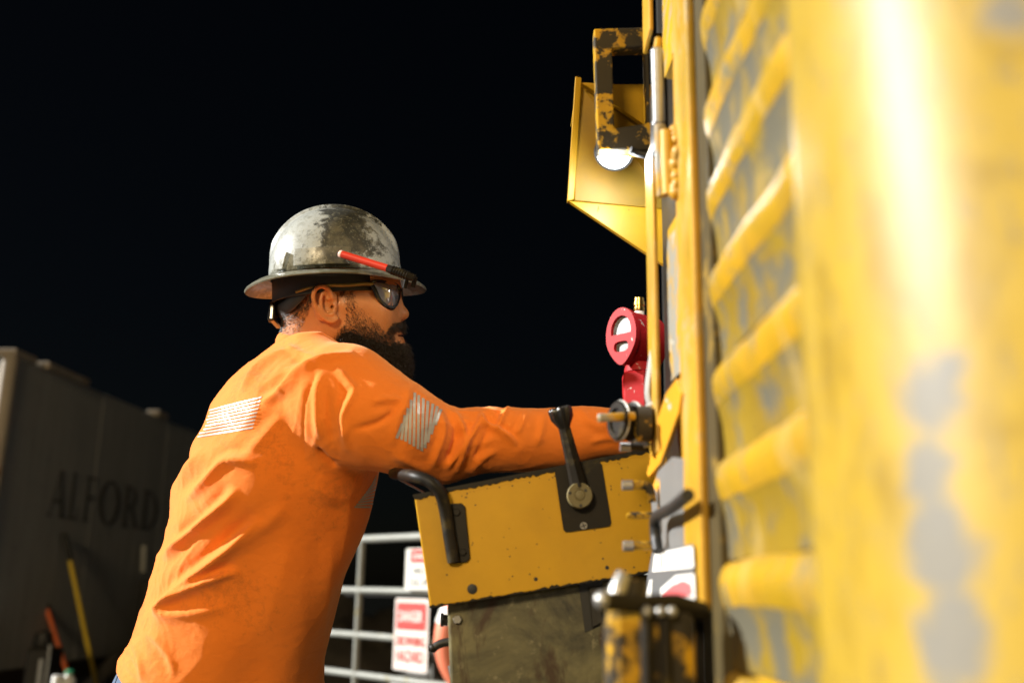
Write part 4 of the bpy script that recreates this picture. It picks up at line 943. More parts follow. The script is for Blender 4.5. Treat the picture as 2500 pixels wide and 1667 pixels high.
L(n, mix(n, f, (0.36, 0.34, 0.31), (0.56, 0.54, 0.50)), b.inputs['Base Color']); b.inputs['Roughness'].default_value = 0.4; b.inputs['Metallic'].default_value = 0.15; M['tape'] = m
M['denim'] = simple('denim', (0.055, 0.095, 0.17), 0.85, 0, 0.35, 160, 0.4)
M['boot'] = simple('boot_leather', (0.05, 0.035, 0.02), 0.6, 0, 0.3, 30, 0.3)
m, n, b = newmat('dark_hair'); b.inputs['Base Color'].default_value = (0.022, 0.014, 0.008, 1); b.inputs['Roughness'].default_value = 0.38; b.inputs['Specular IOR Level'].default_value = 0.5; M['hair'] = m

# ------------------------------------------------------------------ shirt
TB = np.array([ # py, back px, front px, half width
 (822, 692, 792, .070), (838, 672, 812, .085), (855, 640, 842, .112), (885, 598, 872, .150), (925, 556, 900, .182), (985, 508, 918, .203), (1040, 483, 926, .210), (1100, 459, 928, .210),
 (1160, 440, 922, .206), (1230, 421, 908, .200), (1300, 405, 891, .195), (1345, 390, 878, .192), (1410, 372, 852, .190), (1480, 352, 827, .190), (1530, 336, 810, .190), (1580, 306, 796, .188), (1620, 284, 787, .184), (1720, 268, 772, .180)], float)
vB = -(TB[:, 0] - 833.5) / F_PX * D0; uB = (TB[:, 1] - 1250) / F_PX * D0; uF = (TB[:, 2] - 1250) / F_PX * D0
o_ = np.argsort(vB)
SL_P = [Q(838, 1000, -.155), Q(905, 1018, -.165), Q(985, 1050, -.165), Q(1090, 1084, -.150), Q(1190, 1074, -.135), Q(1290, 1068, -.122), Q(1420, 1063, -.108), Q(1545, 1060, -.092)]
SL_R = [.094, .088, .077, .064, .058, .052, .044, .037]
# the far arm follows the near one, hidden behind it
SLL_P = [Q(800, 1010, .17), Q(950, 1060, .20), Q(1110, 1085, .21), Q(1300, 1072, .17), Q(1480, 1066, .12)]
SLL_R = [.085, .068, .056, .046, .036]
def torso(p):
    v = p[:, 1]
    a = np.interp(v, vB[o_], uB[o_]); c = np.interp(v, vB[o_], uF[o_]); hw = np.interp(v, vB[o_], TB[o_, 3])
    xc = 0.5 * (a + c); ra = np.maximum(0.5 * (c - a), 0.02)
    tw = np.clip((v + 0.55) / 0.4, 0, 1); x = np.abs(p[:, 0] - xc + (0.10 + 0.16 * tw) * p[:, 2]) / (ra * (1 - 0.03 * tw)); z = np.abs(p[:, 2] - 0.0) / hw
    e = 2.15
    k = (x ** e + z ** e) ** (1 / e); d = (k - 1) * np.minimum(ra, hw)
    top = v - vB.max(); return np.maximum(d, top)
def shirt_sdf(p):
    d = torso(p)
    d = smin(d, cap(p, Q(748, 910, -.02), Q(822, 937, -.13), .052, .070), .05)
    d = smin(d, cap(p, Q(752, 912, .04), Q(792, 955, .16), .052, .072), .05)
    d = smin(d, ell(p, Q(852, 945, -.150), (.074, .070, .070)), .03)
    s = poly_cap(p, SL_P, SL_R); d = smin(d, s, .022)
    s = poly_cap(p, SLL_P, SLL_R); d = smin(d, s, .03)
    # hem
    h0 = Q(272, 1592, 0); h1 = h0 + np.array([0.4, -0.085, 0]); t = (h1 - h0); nrm = np.array([t[1], -t[0], 0]); nrm /= np.linalg.norm(nrm)
    if nrm[1] > 0: nrm = -nrm
    d = smax(d, (p - h0) @ nrm, .004)
    # cuffs
    d = smax(d, p[:, 0] - Q(1538, 1060, -.09)[0], .006)
    # neck opening
    d = smax(d, -cap(p, Q(779, 770, 0), Q(774, 845, 0), .066, .063), .006)
    return d
V, Fq, (E, deg) = surface(shirt_sdf, (-.80, -.66, -.30), (.28, .06, .34), .0036, 6)
N_ = vnormals(V, Fq)
if (N_ * (V - V.mean(0))).sum() < 0: N_ = -N_; 

# folds, sculpted along lines on the cloth: (points, height mm, width px, side of the valley)
FOLDS = [
 ([(637, 1130), (565, 1124), (515, 1172), (455, 1224)], 13, 15, 1), ([(590, 1190), (560, 1229), (499, 1280), (432, 1336), (404, 1366)], 18, 15, 1),
 ([(640, 1262), (571, 1331), (510, 1384), (432, 1442), (384, 1500)], 17, 15, 1), ([(585, 1392), (499, 1424), (430, 1458), (385, 1490)], 15, 12, 1),
 ([(560, 1480), (440, 1500), (365, 1492)], 7, 18, 1), ([(500, 1098), (462, 1150), (425, 1215), (408, 1262)], 12, 13, 1), ([(560, 1020), (500, 1062), (456, 1118)], 5, 16, 1),
 ([(731, 846), (670, 868), (628, 902), (590, 960)], 9, 11, 1), ([(868, 858), (800, 872), (735, 905), (690, 955), (640, 985)], 14, 15, 1), ([(700, 838), (720, 855), (770, 862)], 5, 9, 1), ([(800, 868), (740, 880), (690, 905)], 5, 8, 1),
 ([(690, 1010), (640, 1075), (600, 1120)], 5, 18, 1), ([(700, 1230), (640, 1290), (560, 1360)], 6, 22, 1), ([(330, 1560), (345, 1610), (350, 1660)], 5, 10, 1), ([(372, 1540), (410, 1590), (430, 1650)], 4, 12, 1), ([(300, 1580), (325, 1600), (338, 1628)], 4, 6, 1),
 ([(815, 1300), (800, 1420), (792, 1600)], 4, 22, 1), ([(720, 1300), (680, 1420), (640, 1560)], 3, 34, 1), ([(860, 1190), (845, 1290), (820, 1400)], 4, 24, -1), ([(760, 1180), (800, 1210), (860, 1220)], 4, 20, 1),
 ([(816, 886), (850, 932), (864, 956), (838, 1012), (840, 1052), (850, 1105)], 7, 11, 1), ([(790, 900), (772, 950), (770, 1020), (782, 1080)], 5, 12, 1),
 ([(797, 940), (805, 1040), (812, 1095)], -6, 10, 0), ([(862, 1046), (918, 1034), (972, 998)], -7, 8, 0), ([(770, 1095), (790, 1118), (822, 1140)], -12, 8, 0), ([(905, 985), (940, 975), (985, 978)], 5, 10, 1),
 ([(1000, 940), (990, 985), (968, 1030), (960, 1090)], 5, 12, -1), ([(960, 1110), (1000, 1130), (1060, 1160)], 5, 14, 1),
 ([(1106, 984), (1122, 1020), (1137, 1062), (1120, 1110), (1090, 1156)], 10, 9, 1), ([(1119, 1032), (1114, 1076), (1096, 1138)], -8, 8, 0), ([(1078, 1000), (1088, 1050), (1070, 1110), (1050, 1150)], 6, 10, 1),
 ([(1182, 1005), (1160, 1050), (1143, 1082), (1118, 1162)], 9, 9, 1), ([(1172, 996), (1184, 1026), (1236, 1060), (1262, 1086)], 8, 7, -1), ([(1243, 990), (1226, 1018), (1212, 1050)], 8, 7, 1), ([(1196, 1010), (1190, 1060), (1160, 1130)], -6, 9, 0),
 ([(1290, 998), (1276, 1030), (1262, 1060)], 5, 8, 1), ([(1330, 1003), (1322, 1050), (1310, 1090)], 3.5, 10, 1), ([(1410, 1000), (1440, 1030), (1480, 1050)], 4, 10, 1), ([(1215, 1100), (1180, 1125), (1150, 1165)], 5, 10, 1), ([(1440, 1080), (1480, 1070), (1520, 1074)], 4, 7, 1),
 ([(768, 912), (740, 985), (734, 1060), (744, 1122), (780, 1160)], -2.6, 4.0, 0)]
def line_dist(X, Y, pts):
    best = np.full(X.shape, 1e9); sg = np.zeros(X.shape); tt = np.zeros(X.shape); seg = [math.dist(pts[i], pts[i + 1]) for i in range(len(pts) - 1)]; tot = sum(seg); s0 = 0
    for i in range(len(pts) - 1):
        ax, ay = pts[i]; bx, by = pts[i + 1]; dx, dy = bx - ax, by - ay; l2 = dx * dx + dy * dy
        t = np.clip(((X - ax) * dx + (Y - ay) * dy) / l2, 0, 1); ex, ey = X - ax - t * dx, Y - ay - t * dy; d = np.hypot(ex, ey)
        u = d < best; best = np.where(u, d, best); sg = np.where(u, np.sign(ex * dy - ey * dx), sg); tt = np.where(u, (s0 + t * seg[i]) / tot, tt); s0 += seg[i]
    return best, sg, tt
ppx, ppy = pxpy(V); disp = np.zeros(len(V)); facing = np.clip(-N_[:, 2] * 1.6 + 0.75, 0, 1)
for pts, hh, wd, side in FOLDS:
    pts = [tuple(p[:2]) for p in smooth_path([np.array([x, y, 0.0]) for x, y in pts], 4)]
    d, sg, tt = line_dist(ppx, ppy, pts)
    env = np.clip(tt / 0.22, 0, 1) ** 0.7 * np.clip((1 - tt) / 0.22, 0, 1) ** 0.7 if len(pts) > 2 else 1
    if wd < 5: env = 1
    wd = wd * 0.85; pr = np.exp(-(d / wd) ** 2) * 0.6 + 0.4 * np.exp(-(d / wd) * 1.6)
    if side: # signed valley on the lower right
        sd = d * np.where(sg * side > 0, -1, 1); pr = pr - 0.38 * np.exp(-((sd - 1.9 * wd) / (1.1 * wd)) ** 2)
    disp += hh * 0.001 * 1.0 * pr * env * facing
r_ = np.random.default_rng(5)
for k in range(26):
    fq = r_.uniform(18, 60); dr = r_.normal(size=3); dr[0] *= 1.2; dr /= np.linalg.norm(dr); disp += (0.0011 * 30 / fq) * np.sin(V @ dr * fq + r_.uniform(0, 6.28) + 1.5 * np.sin(V @ r_.normal(size=3) * 7))
# small creases: ridged, warped, patchy
def ridged(V, seed, fr, n_=5):
    q = np.random.default_rng(seed); out = np.zeros(len(V)); wv_ = V + 0.02 * np.stack([np.sin(V @ q.normal(size=3) * 22 + q.uniform(0, 6)) for _ in range(3)], 1)
    for k in range(n_):
        d_ = q.normal(size=3); d_ /= np.linalg.norm(d_); f_ = fr * q.uniform(.7, 1.5); out += (1 - np.abs(np.sin(wv_ @ d_ * f_ + q.uniform(0, 6.28)))) ** 5
    return out / n_
patchy = 0.5 + 0.5 * np.sin(V @ np.array([9., 6, 5]) + 1.3) * np.sin(V @ np.array([-5., 11, 4]) + .4)
near_joint = np.exp(-(((ppx - 800) / 90) ** 2 + ((ppy - 1080) / 90) ** 2)) + np.exp(-(((ppx - 1130) / 120) ** 2)) * (ppx > 900) + 0.8 * np.exp(-(((ppx - 420) / 150) ** 2 + ((ppy - 1380) / 190) ** 2)) + .5 * np.exp(-(((ppx - 730) / 110) ** 2 + ((ppy - 900) / 60) ** 2))
disp += ridged(V, 11, 45) * 0.0062 * (0.10 + patchy * 0.32 + near_joint * 0.8) + ridged(V, 12, 90) * 0.0028 * (0.12 + near_joint * 0.9)
# a rolled hem
h0 = Q(272, 1592, 0); h1 = h0 + np.array([0.4, -0.085, 0]); t_ = (h1 - h0); nrm = np.array([t_[1], -t_[0], 0]); nrm /= np.linalg.norm(nrm); nrm = -nrm if nrm[1] > 0 else nrm
dh = -((V - h0) @ nrm); disp += 0.003 * np.exp(-((dh - 0.009) / 0.008) ** 2) - 0.003 * np.exp(-((dh - 0.021) / 0.004) ** 2)
# keep the front of the sleeve where it lies on the console
V = V + N_ * disp[:, None]
A = np.stack([np.bincount(E[:, 0], V[E[:, 1], k], len(V)) for k in range(3)], 1) / np.maximum(deg, 1); V = V + 0.35 * (A - V)
shirt = quad_obj('shirt', V, Fq, M['shirt'], man)
shirtW = to_world(V); BVH = BVHTree.FromPolygons([tuple(p) for p in shirtW], [tuple(map(int, f)) for f in Fq])
def on_shirt(px, py, off=0.001):
    r = ray(px, py); hit = BVH.ray_cast(Vector(CAM), Vector(r / np.linalg.norm(r)))
    if hit[0] is None: return None
    nn = np.array(hit[1]); nn = nn if nn @ r < 0 else -nn
    return np.array(hit[0]) + nn * off
def stripe_set(name, quads, steps=14):
    mb = MB()
    for (a0, a1, b0, b1) in quads:     # left edge top->bottom, right edge top->bottom
        row = []
        for i in range(steps + 1):
            t = i / steps; l = np.array(a0) * (1 - t) + np.array(a1) * t; rr = np.array(b0) * (1 - t) + np.array(b1) * t
            pts = [on_shirt(*(l * (1 - s) + rr * s)) for s in (0, 0.5, 1)]
            row.append(None if any(p is None for p in pts) else pts)
        for i in range(steps):
            if row[i] is None or row[i + 1] is None: continue
            if max(np.linalg.norm(row[i][k] - row[i + 1][k]) for k in range(3)) > 0.03: continue
            mb.add(row[i] + row[i + 1], [(0, 1, 4, 3), (1, 2, 5, 4)])
    return mb.build(name, M['tape'], man, angle=0) if mb.v else None
def para(tl, tr, br, bl, n_, duty):
    tl, tr, br, bl = map(np.array, (tl, tr, br, bl)); out = []
    for k in range(n_):
        s0 = k / n_; s1 = (k + duty) / n_
        out.append((tl + (tr - tl) * s0, bl + (br - bl) * s0, tl + (tr - tl) * s1, bl + (br - bl) * s1))
    return out
# sleeve patch: diagonal ends, near vertical bars
qs = []
tops = [(982, 1032), (988, 1012), (995, 995), (1003, 975), (1012, 958), (1022, 964), (1033, 972), (1044, 978), (1056, 985), (1067, 991), (1076, 998)]
bots = [(968, 1068), (980, 1072), (990, 1076), (1000, 1082), (1010, 1088), (1020, 1094), (1029, 1099), (1037, 1092), (1044, 1078), (1052, 1058), (1062, 1036)]
for t0, b0 in zip(tops, bots): qs.append((np.array(t0) + (-3.4, 0), np.array(b0) + (-3.4, 0), np.array(t0) + (3.4, 2), np.array(b0) + (3.4, 2)))
stripe_set('reflective_stripes', qs)
# patch across the back: near solid on the curve of the back, breaking into slanting bars
qs = []
for k in range(9):
    y0 = 968 + 9.2 * k
    qs.append(((640 - 2.6 * k, y0), (495 - 4.5 * k, y0 + 36 - 1.2 * k), (638 - 2.6 * k, y0 + 4.0), (495 - 4.5 * k, y0 + 40 - 1.2 * k)))
stripe_set('reflective_stripes', qs, 26)
qs = []
for k in range(10):
    y0 = 1178 + 8.0 * k; qs.append(((918 - 0.5 * k, y0 - 20 + k * 0.6), (906 - 4.6 * k, y0 + 4 - 2.2 * k), (918 - 0.5 * k, y0 - 16 + k * .6), (906 - 4.6 * k, y0 + 8.5 - 2.2 * k)))
stripe_set('reflective_stripes', [((x[0][0], x[0][1]), x[1], x[2], x[3]) for x in qs], 10)
# collar band
nb = 48; cw = []
for k in range(nb + 1):
    a = 2 * math.pi * k / nb; c = Q(774, 846, 0); cw.append(c + np.array([0.068 * math.cos(a), -0.016 * math.cos(a), 0.068 * math.sin(a)]))
mb = MB(); cwW = to_world(np.array(cw)); mb.tube(cwW, 0.011, 10, cap=False, flat=0.36, up=UP); mb.build('collar', M['shirt'], man)

# ------------------------------------------------------------------ body: head and neck, forearms and hands
def head_sdf(p):
    s = p.copy(); s[:, 2] = -np.abs(p[:, 2])        # symmetric about the middle of the face
    d = ell(p, Q(812, 668, 0), (.103, .096, .076))
    d = smin(d, ell(p, Q(895, 728, 0), (.062, .088, .060)), .03)
    d = smin(d, ell(p, Q(872, 800, 0), (.062, .058, .052)), .03)
    d = smin(d, cap(s, Q(846, 748, -.058), Q(922, 752, -.043), .016, .018), .025)
    d = smin(d, ell(s, Q(918, 778, -.036), (.030, .030, .022)), .02)
    d = smin(d, cap(s, Q(850, 806, -.050), Q(948, 858, -.018), .020, .024), .03)
    d = smin(d, ell(p, Q(942, 800, 0), (.026, .040, .033)), .02)
    d = smin(d, ell(p, Q(958, 858, 0), (.024, .024, .026)), .02)
    d = smin(d, cap(s, Q(952, 698, -.0), Q(938, 700, -.042), .014, .012), .014)
    d = smax(d, -ell(s, Q(958, 724, -.034), (.020, .014, .020)), .010)
    d = smin(d, ell(s, Q(936, 724, -.032), (.0125, .0125, .0125)), .002)
    d = smin(d, cap(p, Q(952, 712, 0), Q(978, 760, 0), .0085, .0105), .010)
    d = smin(d, ell(p, Q(982, 767, 0), (.0125, .0105, .012)), .006)
    d = smin(d, ell(s, Q(966, 771, -.0125), (.0125, .0095, .0075)), .004)
    d = smax(d, -ell(s, Q(972, 781, -.0065), (.0062, .0036, .0034)), .002)
    d = smin(d, ell(s, Q(966, 813, -.004), (.0115, .0062, .018)), .005)
    d = smin(d, ell(s, Q(964, 827, -.004), (.0120, .0075, .017)), .005)
    d = smax(d, -ell(s, Q(976, 820, -.003), (.010, .0012, .021)), .002)
    # neck, with the muscle behind the ear
    d = smin(d, cap(p, Q(781, 770, 0), Q(768, 880, 0), .062, .064), .03)
    d = smin(d, cap(s, Q(808, 780, -.058), Q(800, 880, -.028), .014, .018), .02)
    return d
def ear_sdf(p):
    wz = -.0785
    c = Q(794, 742, wz)
    d = ell(p, c, (.0205, .031, .0065), R(-14))
    d = smin(d, ell(p, Q(812, 775, wz - .001), (.009, .010, .006)), .006)
    hel = [(812, 728), (806, 712), (796, 702), (783, 699), (771, 706), (765, 719), (766, 736), (772, 752), (781, 766), (795, 779), (812, 785), (823, 778)]
    hw = [-.083, -.087, -.090, -.0915, -.092, -.092, -.091, -.0895, -.088, -.0865, -.085, -.082]
    hp_ = smooth_path([Q(x, y, z) for (x, y), z in zip(hel, hw)], 3)
    d = smax(d, -ell(p, Q(787, 735, wz - .009), (.014, .0225, .0075), R(-14)), .003)
    d = smin(d, poly_cap(p, hp_, [.0042] * len(hp_)), .003)
    an = smooth_path([Q(x, y, z) for x, y, z in ((800, 712, -.083), (788, 716, -.0865), (783, 734, -.0885), (787, 754, -.088), (800, 767, -.086), (813, 765, -.0845))], 3)
    d = smin(d, poly_cap(p, an, [.0034] * len(an)), .004)
    d = smin(d, cap(p, Q(798, 716, -.082), Q(800, 730, -.083), .0030, .0036), .004)
    d = smax(d, -ell(p, Q(804, 748, -.0865), (.0085, .0115, .0085), R(-14)), .003)
    d = smin(d, ell(p, Q(817, 750, -.079), (.0048, .0080, .0062)), .004)
    d = smax(d, -cap(p, Q(811, 750, -.090), Q(811, 750, -.060), .0032, .0026), .0015)
    return d
def body_head(p):
    d = head_sdf(p)
    box = (p[:, 0] > Q(750, 0, -.07)[0]) & (p[:, 0] < Q(835, 0, -.07)[0]) & (p[:, 1] > Q(0, 800, -.07)[1]) & (p[:, 1] < Q(0, 685, -.07)[1]) & (p[:, 2] < -.045)
    if box.any():
        e = smin(d[box], ear_sdf(p[box]), .004); d = d.copy(); d[box] = e
    return d
HV, HF, (HE, hdeg) = surface(body_head, (-.44, -.06, -.112), (-.17, .20, .112), .0019, 3)
HN = vnormals(HV, HF)
if (HN * (HV - HV.mean(0))).sum() < 0: HN = -HN
# forearms and gripping hands
def hand_sdf(p, wrist, dirx, sgn):
    wrist = np.asarray(wrist); X = np.array([1.0, 0.0, 0.05 * sgn]); X /= np.linalg.norm(X); Y_ = np.array([0, 1.0, 0]); Z_ = np.cross(X, Y_)
    pt = lambda x, y, z: wrist + X * x + Y_ * y + Z_ * z
    d = cap(p, pt(-.10, 0, 0), pt(.01, 0, 0), .030, .026)
    d = smin(d, cap(p, pt(.02, .0, -.018), pt(.075, .004, -.028), .018, .016), .015)
    d = smin(d, cap(p, pt(.02, .0, .018), pt(.075, .004, .028), .018, .016), .015)
    d = smin(d, cap(p, pt(.03, .0, 0), pt(.08, .006, 0), .018, .016), .012)
    for k, (z, l) in enumerate(((-.033, .040), (-.011, .045), (.011, .042), (.032, .034))):
        a, b2, c2, e = pt(.078, .006, z), pt(.078 + l, .004, z), pt(.082 + l, -.026, z), pt(.078 + l * .5, -.036, z)
        d = smin(d, np.minimum(np.minimum(cap(p, a, b2, .0098, .0088), cap(p, b2, c2, .0088, .008)), cap(p, c2, e, .008, .0072)), .005)
    zt_ = -.03 * sgn
    d = smin(d, np.minimum(cap(p, pt(.025, -.006, zt_), pt(.06, -.026, zt_ * 1.5), .013, .011), cap(p, pt(.06, -.026, zt_ * 1.5), pt(.088, -.040, zt_ * .7), .0105, .0085)), .008)
    return d
wr = Q(1552, 1060, -.09); wl_ = Q(1490, 1066, .12)
A1 = surface(lambda p: hand_sdf(p, wr, 1, 1), wr + (-.15, -.07, -.08), wr + (.16, .06, .08), .003, 2)
A2 = surface(lambda p: hand_sdf(p, wl_, 1, -1), wl_ + (-.15, -.07, -.08), wl_ + (.16, .06, .08), .003, 2)
core = surface(lambda p: smin(smin(cap(p, Q(772, 915, 0), Q(560, 1640, 0), .05, .10), poly_cap(p, [Q(770, 950, 0)] + SL_P, [.05] + [r * .62 for r in SL_R]), .05), poly_cap(p, [Q(770, 950, 0)] + SLL_P, [.05] + [r * .62 for r in SLL_R]), .05), (-.72, -.76, -.26), (.28, .02, .30), .012, 1)
Vb = [HV, A1[0], A2[0], core[0]]; off = np.cumsum([0] + [len(v) for v in Vb])
Fb = np.concatenate([HF + off[0], A1[1] + off[1], A2[1] + off[2], core[1] + off[3]])
body = quad_obj('body', np.concatenate(Vb), Fb, M['skin_human'], man)

# jeans and boots
lf = lambda x, y, z: to_local(np.array([x, y, z]))
rx0, ry0 = man.location[0], man.location[1]
def jeans_sdf(p):
    d = ell(p, Q(500, 1720, 0), (.168, .15, .172))
    for s in (-1, 1):
        hip = lf(hipw[0] + .02, hipw[1] + s * .09, .86); kn = lf(rx0 + .10, ry0 + s * .13, .47); an = lf(rx0 - .06, ry0 + s * .15, .09)
        d = smin(d, poly_cap(p, [hip, kn, an], [.105, .082, .066]), .04)
    t = p - Q(262, 1560, 0); return smax(d, (p - Q(280, 1580, 0)) @ np.array([.08, .99, 0]), .004)
jl = np.array([lf(rx0 - .35, 1.2, -.05), lf(rx0 + .45, 2.5, 1.1)])
bb = [lf(x, y, z) for x in (rx0 - .3, rx0 + .45) for y in (ry0 - .32, ry0 + .32) for z in (.06, 1.1)]
JV, JF, _ = surface(jeans_sdf, np.min(bb, 0), np.max(bb, 0), .008, 3)
jn = quad_obj('jeans', JV, JF, M['denim'], man)
for s in (-1, 1):
    c = np.array([rx0 - .06, ry0 + s * .15, 0])
    def boot(p, c=c):
        d = cap(p, lf(*(c + (0, 0, .14))), lf(*(c + (-.005, 0, .05))), .062, .055)
        d = smin(d, cap(p, lf(*(c + (-.03, 0, .048))), lf(*(c + (.16, 0, .042))), .047, .043), .03)
        z = CAM[2] + p[:, 1] * UP[2] + (p[:, 2] + D0) * FW[2]; return np.maximum(d, -z + 0.001)
    bb = [lf(*(c + q_)) for q_ in ((-.15, -.1, -.02), (.26, .1, .24), (-.15, .1, .24), (.26, -.1, -.02), (-.15, -.1, .24), (.26, .1, -.02))]
    BV, BF, _ = surface(boot, np.min(bb, 0), np.max(bb, 0), .007, 2); quad_obj('boot', BV, BF, M['boot'], man)
# side seam of the jeans
JB = BVHTree.FromPolygons([tuple(p) for p in to_world(JV)], [tuple(map(int, f)) for f in JF])
def on_jeans(px, py):
    r = ray(px, py); h_ = JB.ray_cast(Vector(CAM), Vector(r / np.linalg.norm(r))); return None if h_[0] is None else np.array(h_[0])
sp_ = [on_jeans(300 - 24 * t, 1612 + 72 * t) for t in np.linspace(0, 1, 6)]; sp_ = [p for p in sp_ if p is not None]
if len(sp_) > 2: mb = MB(); mb.tube(sp_, 0.0022, 8); mb.build('side_seam', M['denim'], man)

# ------------------------------------------------------------------ beard and hair: real strands
def beard_sdf(p):
    s = p.copy(); s[:, 2] = -np.abs(p[:, 2])
    up_ = np.array([Q(840, 776, 0), Q(955, 830, 0)]); t_ = up_[1] - up_[0]; n1 = np.array([-t_[1], t_[0], 0]); n1 /= np.linalg.norm(n1)
    bk = np.array([Q(818, 870, 0), Q(848, 780, 0)]); t2 = bk[1] - bk[0]; n2 = np.array([-t2[1], t2[0], 0]); n2 /= np.linalg.norm(n2)
    e1 = (p - up_[0]) @ n1; e2 = (p - bk[0]) @ n2; dep = np.minimum(-e1, -e2); h_ = head_sdf(p) - (.0050 * np.clip(dep / .028, 0, 1) - .0022)
    shell_ = smax(smax(h_, e1, .012), e2, .012)
    d = ell(p, Q(960, 882, 0), (.027, .046, .043)); d = smin(d, shell_, .012)
    d = smin(d, ell(p, Q(962, 925, 0), (.026, .034, .036)), .02)
    d = smin(d, cap(s, Q(852, 846, -.054), Q(950, 890, -.026), .018, .026), .025)
    d = smin(d, cap(s, Q(976, 797, -.004), Q(952, 822, -.026), .0085, .0065), .006)
    d = smax(d, -ell(s, Q(972, 822, 0), (.016, .0085, .020)), .005)
    return d + .0012 * np.sin(p[:, 0] * 420 + 3 * np.sin(p[:, 1] * 160)) * np.sin(p[:, 1] * 330 + 2 * np.sin(p[:, 2] * 200)) + .0018
BV, BF, _ = surface(beard_sdf, Q(795, 990, 0) + (0, 0, -.095), Q(1030, 765, 0) + (0, 0, .095), .0027, 3)
BN = vnormals(BV, BF)
if (BN * (BV - BV.mean(0))).sum() < 0: BN = -BN
m, n, b = newmat('beard_bulk'); b.inputs['Base Color'].default_value = (0.014, 0.009, 0.005, 1); b.inputs['Roughness'].default_value = 1.0; b.inputs['Specular IOR Level'].default_value = 0.0; M['beard_base'] = m  # matte dark base under the beard strands
beard = quad_obj('beard', BV, BF, M['beard_base'], man)
def strands(roots, normals, length, lean, curl, radius, seed, seg=4, name='hair_strands', par=None, thin=1.0):
    q = np.random.default_rng(seed); n_ = len(roots); L_ = length * q.uniform(.6, 1.25, n_)
    d0 = normals + q.normal(0, .35, (n_, 3)); d0 /= np.linalg.norm(d0, axis=1)[:, None]
    d1 = lean + q.normal(0, curl, (n_, 3)); d1 /= np.linalg.norm(d1, axis=1)[:, None]
    pts = [roots - normals * .001]; cur = roots.copy()
    for i in range(seg):
        t = (i + 1) / seg; d = d0 * (1 - t) + d1 * t + q.normal(0, curl * .6, (n_, 3)); d /= np.linalg.norm(d, axis=1)[:, None]
        cur = cur + d * (L_ / seg)[:, None]; pts.append(cur)
    pts = np.stack(pts, 1); VV = np.zeros((n_, seg + 1, 3, 3))
    for i in range(seg + 1):
        t = pts[:, min(i + 1, seg)] - pts[:, max(i - 1, 0)]; t /= np.linalg.norm(t, axis=1)[:, None] + 1e-9
        x = np.cross(t, np.array([.3, .5, .8])); x /= np.linalg.norm(x, axis=1)[:, None] + 1e-9; y = np.cross(t, x)
        rr = radius * (1 - .75 * (i / seg) ** 1.5)
        for k in range(3): a = 2.0944 * k; VV[:, i, k] = pts[:, i] + rr * (math.cos(a) * x + math.sin(a) * y)
    base = np.arange(n_)[:, None] * (3 * (seg + 1)); Fs = []
    for i in range(seg):
        for k in range(3): Fs.append(np.stack([base[:, 0] + i * 3 + k, base[:, 0] + i * 3 + (k + 1) % 3, base[:, 0] + i * 3 + 3 + (k + 1) % 3, base[:, 0] + i * 3 + 3 + k], 1))
    return quad_obj(name, VV.reshape(-1, 3), np.concatenate(Fs), M['hair'], par or man)
def pick(Vv, Nv, n_, dens, seed):
    q = np.random.default_rng(seed); w_ = dens(Vv); w_ = np.clip(w_, 0, None)
    if w_.sum() <= 0: return Vv[:0], Nv[:0]
    i = q.choice(len(Vv), n_, p=w_ / w_.sum()); return Vv[i] + q.normal(0, .0012, (n_, 3)), Nv[i]
def inpoly(X, Y, poly):
    c = np.zeros(X.shape, bool); j = len(poly) - 1
    for i in range(len(poly)):
        (xi, yi), (xj, yj) = poly[i], poly[j]; c ^= ((yi > Y) != (yj > Y)) & (X < (xj - xi) * (Y - yi) / (yj - yi + 1e-9) + xi); j = i
    return c
beard_poly = [(834, 690), (864, 690), (866, 735), (866, 765), (882, 792), (910, 806), (940, 816), (950, 800), (960, 788), (985, 785), (995, 805), (992, 815), (975, 806), (960, 812), (962, 834), (985, 840), (1000, 880), (900, 900), (822, 860), (826, 830), (840, 800), (846, 760)]
def beard_dens(Vv):
    X, Y = pxpy(Vv); ins = inpoly(X, Y, beard_poly).astype(float)
    ctr = 0.45 + 0.9 * np.clip((Y - 790) / 45, 0, 1); ctr = np.where((Y < 770) & (X < 870), .55, ctr); ctr = np.where((X > 945) & (Y < 815), 1.6, ctr)
    return ins * ctr
rt, nn = pick(HV, HN, 15000, beard_dens, 1)
strands(rt, nn, .0080, np.array([.35, -1.0, -.1]), .45, .00028, 2, 3, 'beard_strands', beard)
rt, nn = pick(BV, BN, 22000, lambda v: np.ones(len(v)), 3)
strands(rt, nn, .0120, np.array([.25, -1.0, 0]), .7, .00034, 4, 5, 'beard_strands', beard)
# thin cheek stubble above the beard line
ck = [(862, 735), (900, 770), (935, 800), (945, 826), (905, 822), (866, 802), (858, 765)]
rt, nn = pick(HV, HN, 2200, lambda v: inpoly(*pxpy(v), ck).astype(float) * np.clip((pxpy(v)[1] - 735) / 70, 0, 1), 8)
strands(rt, nn, .0045, np.array([.2, -1.0, -.1]), .45, .00020, 9, 2, 'stubble', beard)
hair_poly = [(676, 690), (846, 690), (846, 720), (832, 722), (826, 700), (800, 690), (770, 700), (758, 715), (762, 735), (752, 760), (742, 790), (735, 815), (700, 822), (685, 800), (690, 770), (676, 740)]
def hair_dens(Vv):
    X, Y = pxpy(Vv); w_ = inpoly(X, Y, hair_poly).astype(float); w_ *= np.where(Y > 755, 0.55 - 0.4 * np.clip((Y - 755) / 60, 0, 1), 1.0); return w_
rt, nn = pick(HV, HN, 9000, hair_dens, 5)
strands(rt, nn, .0065, np.array([-.35, -1.0, 0]), .25, .00026, 6, 2, 'hair')
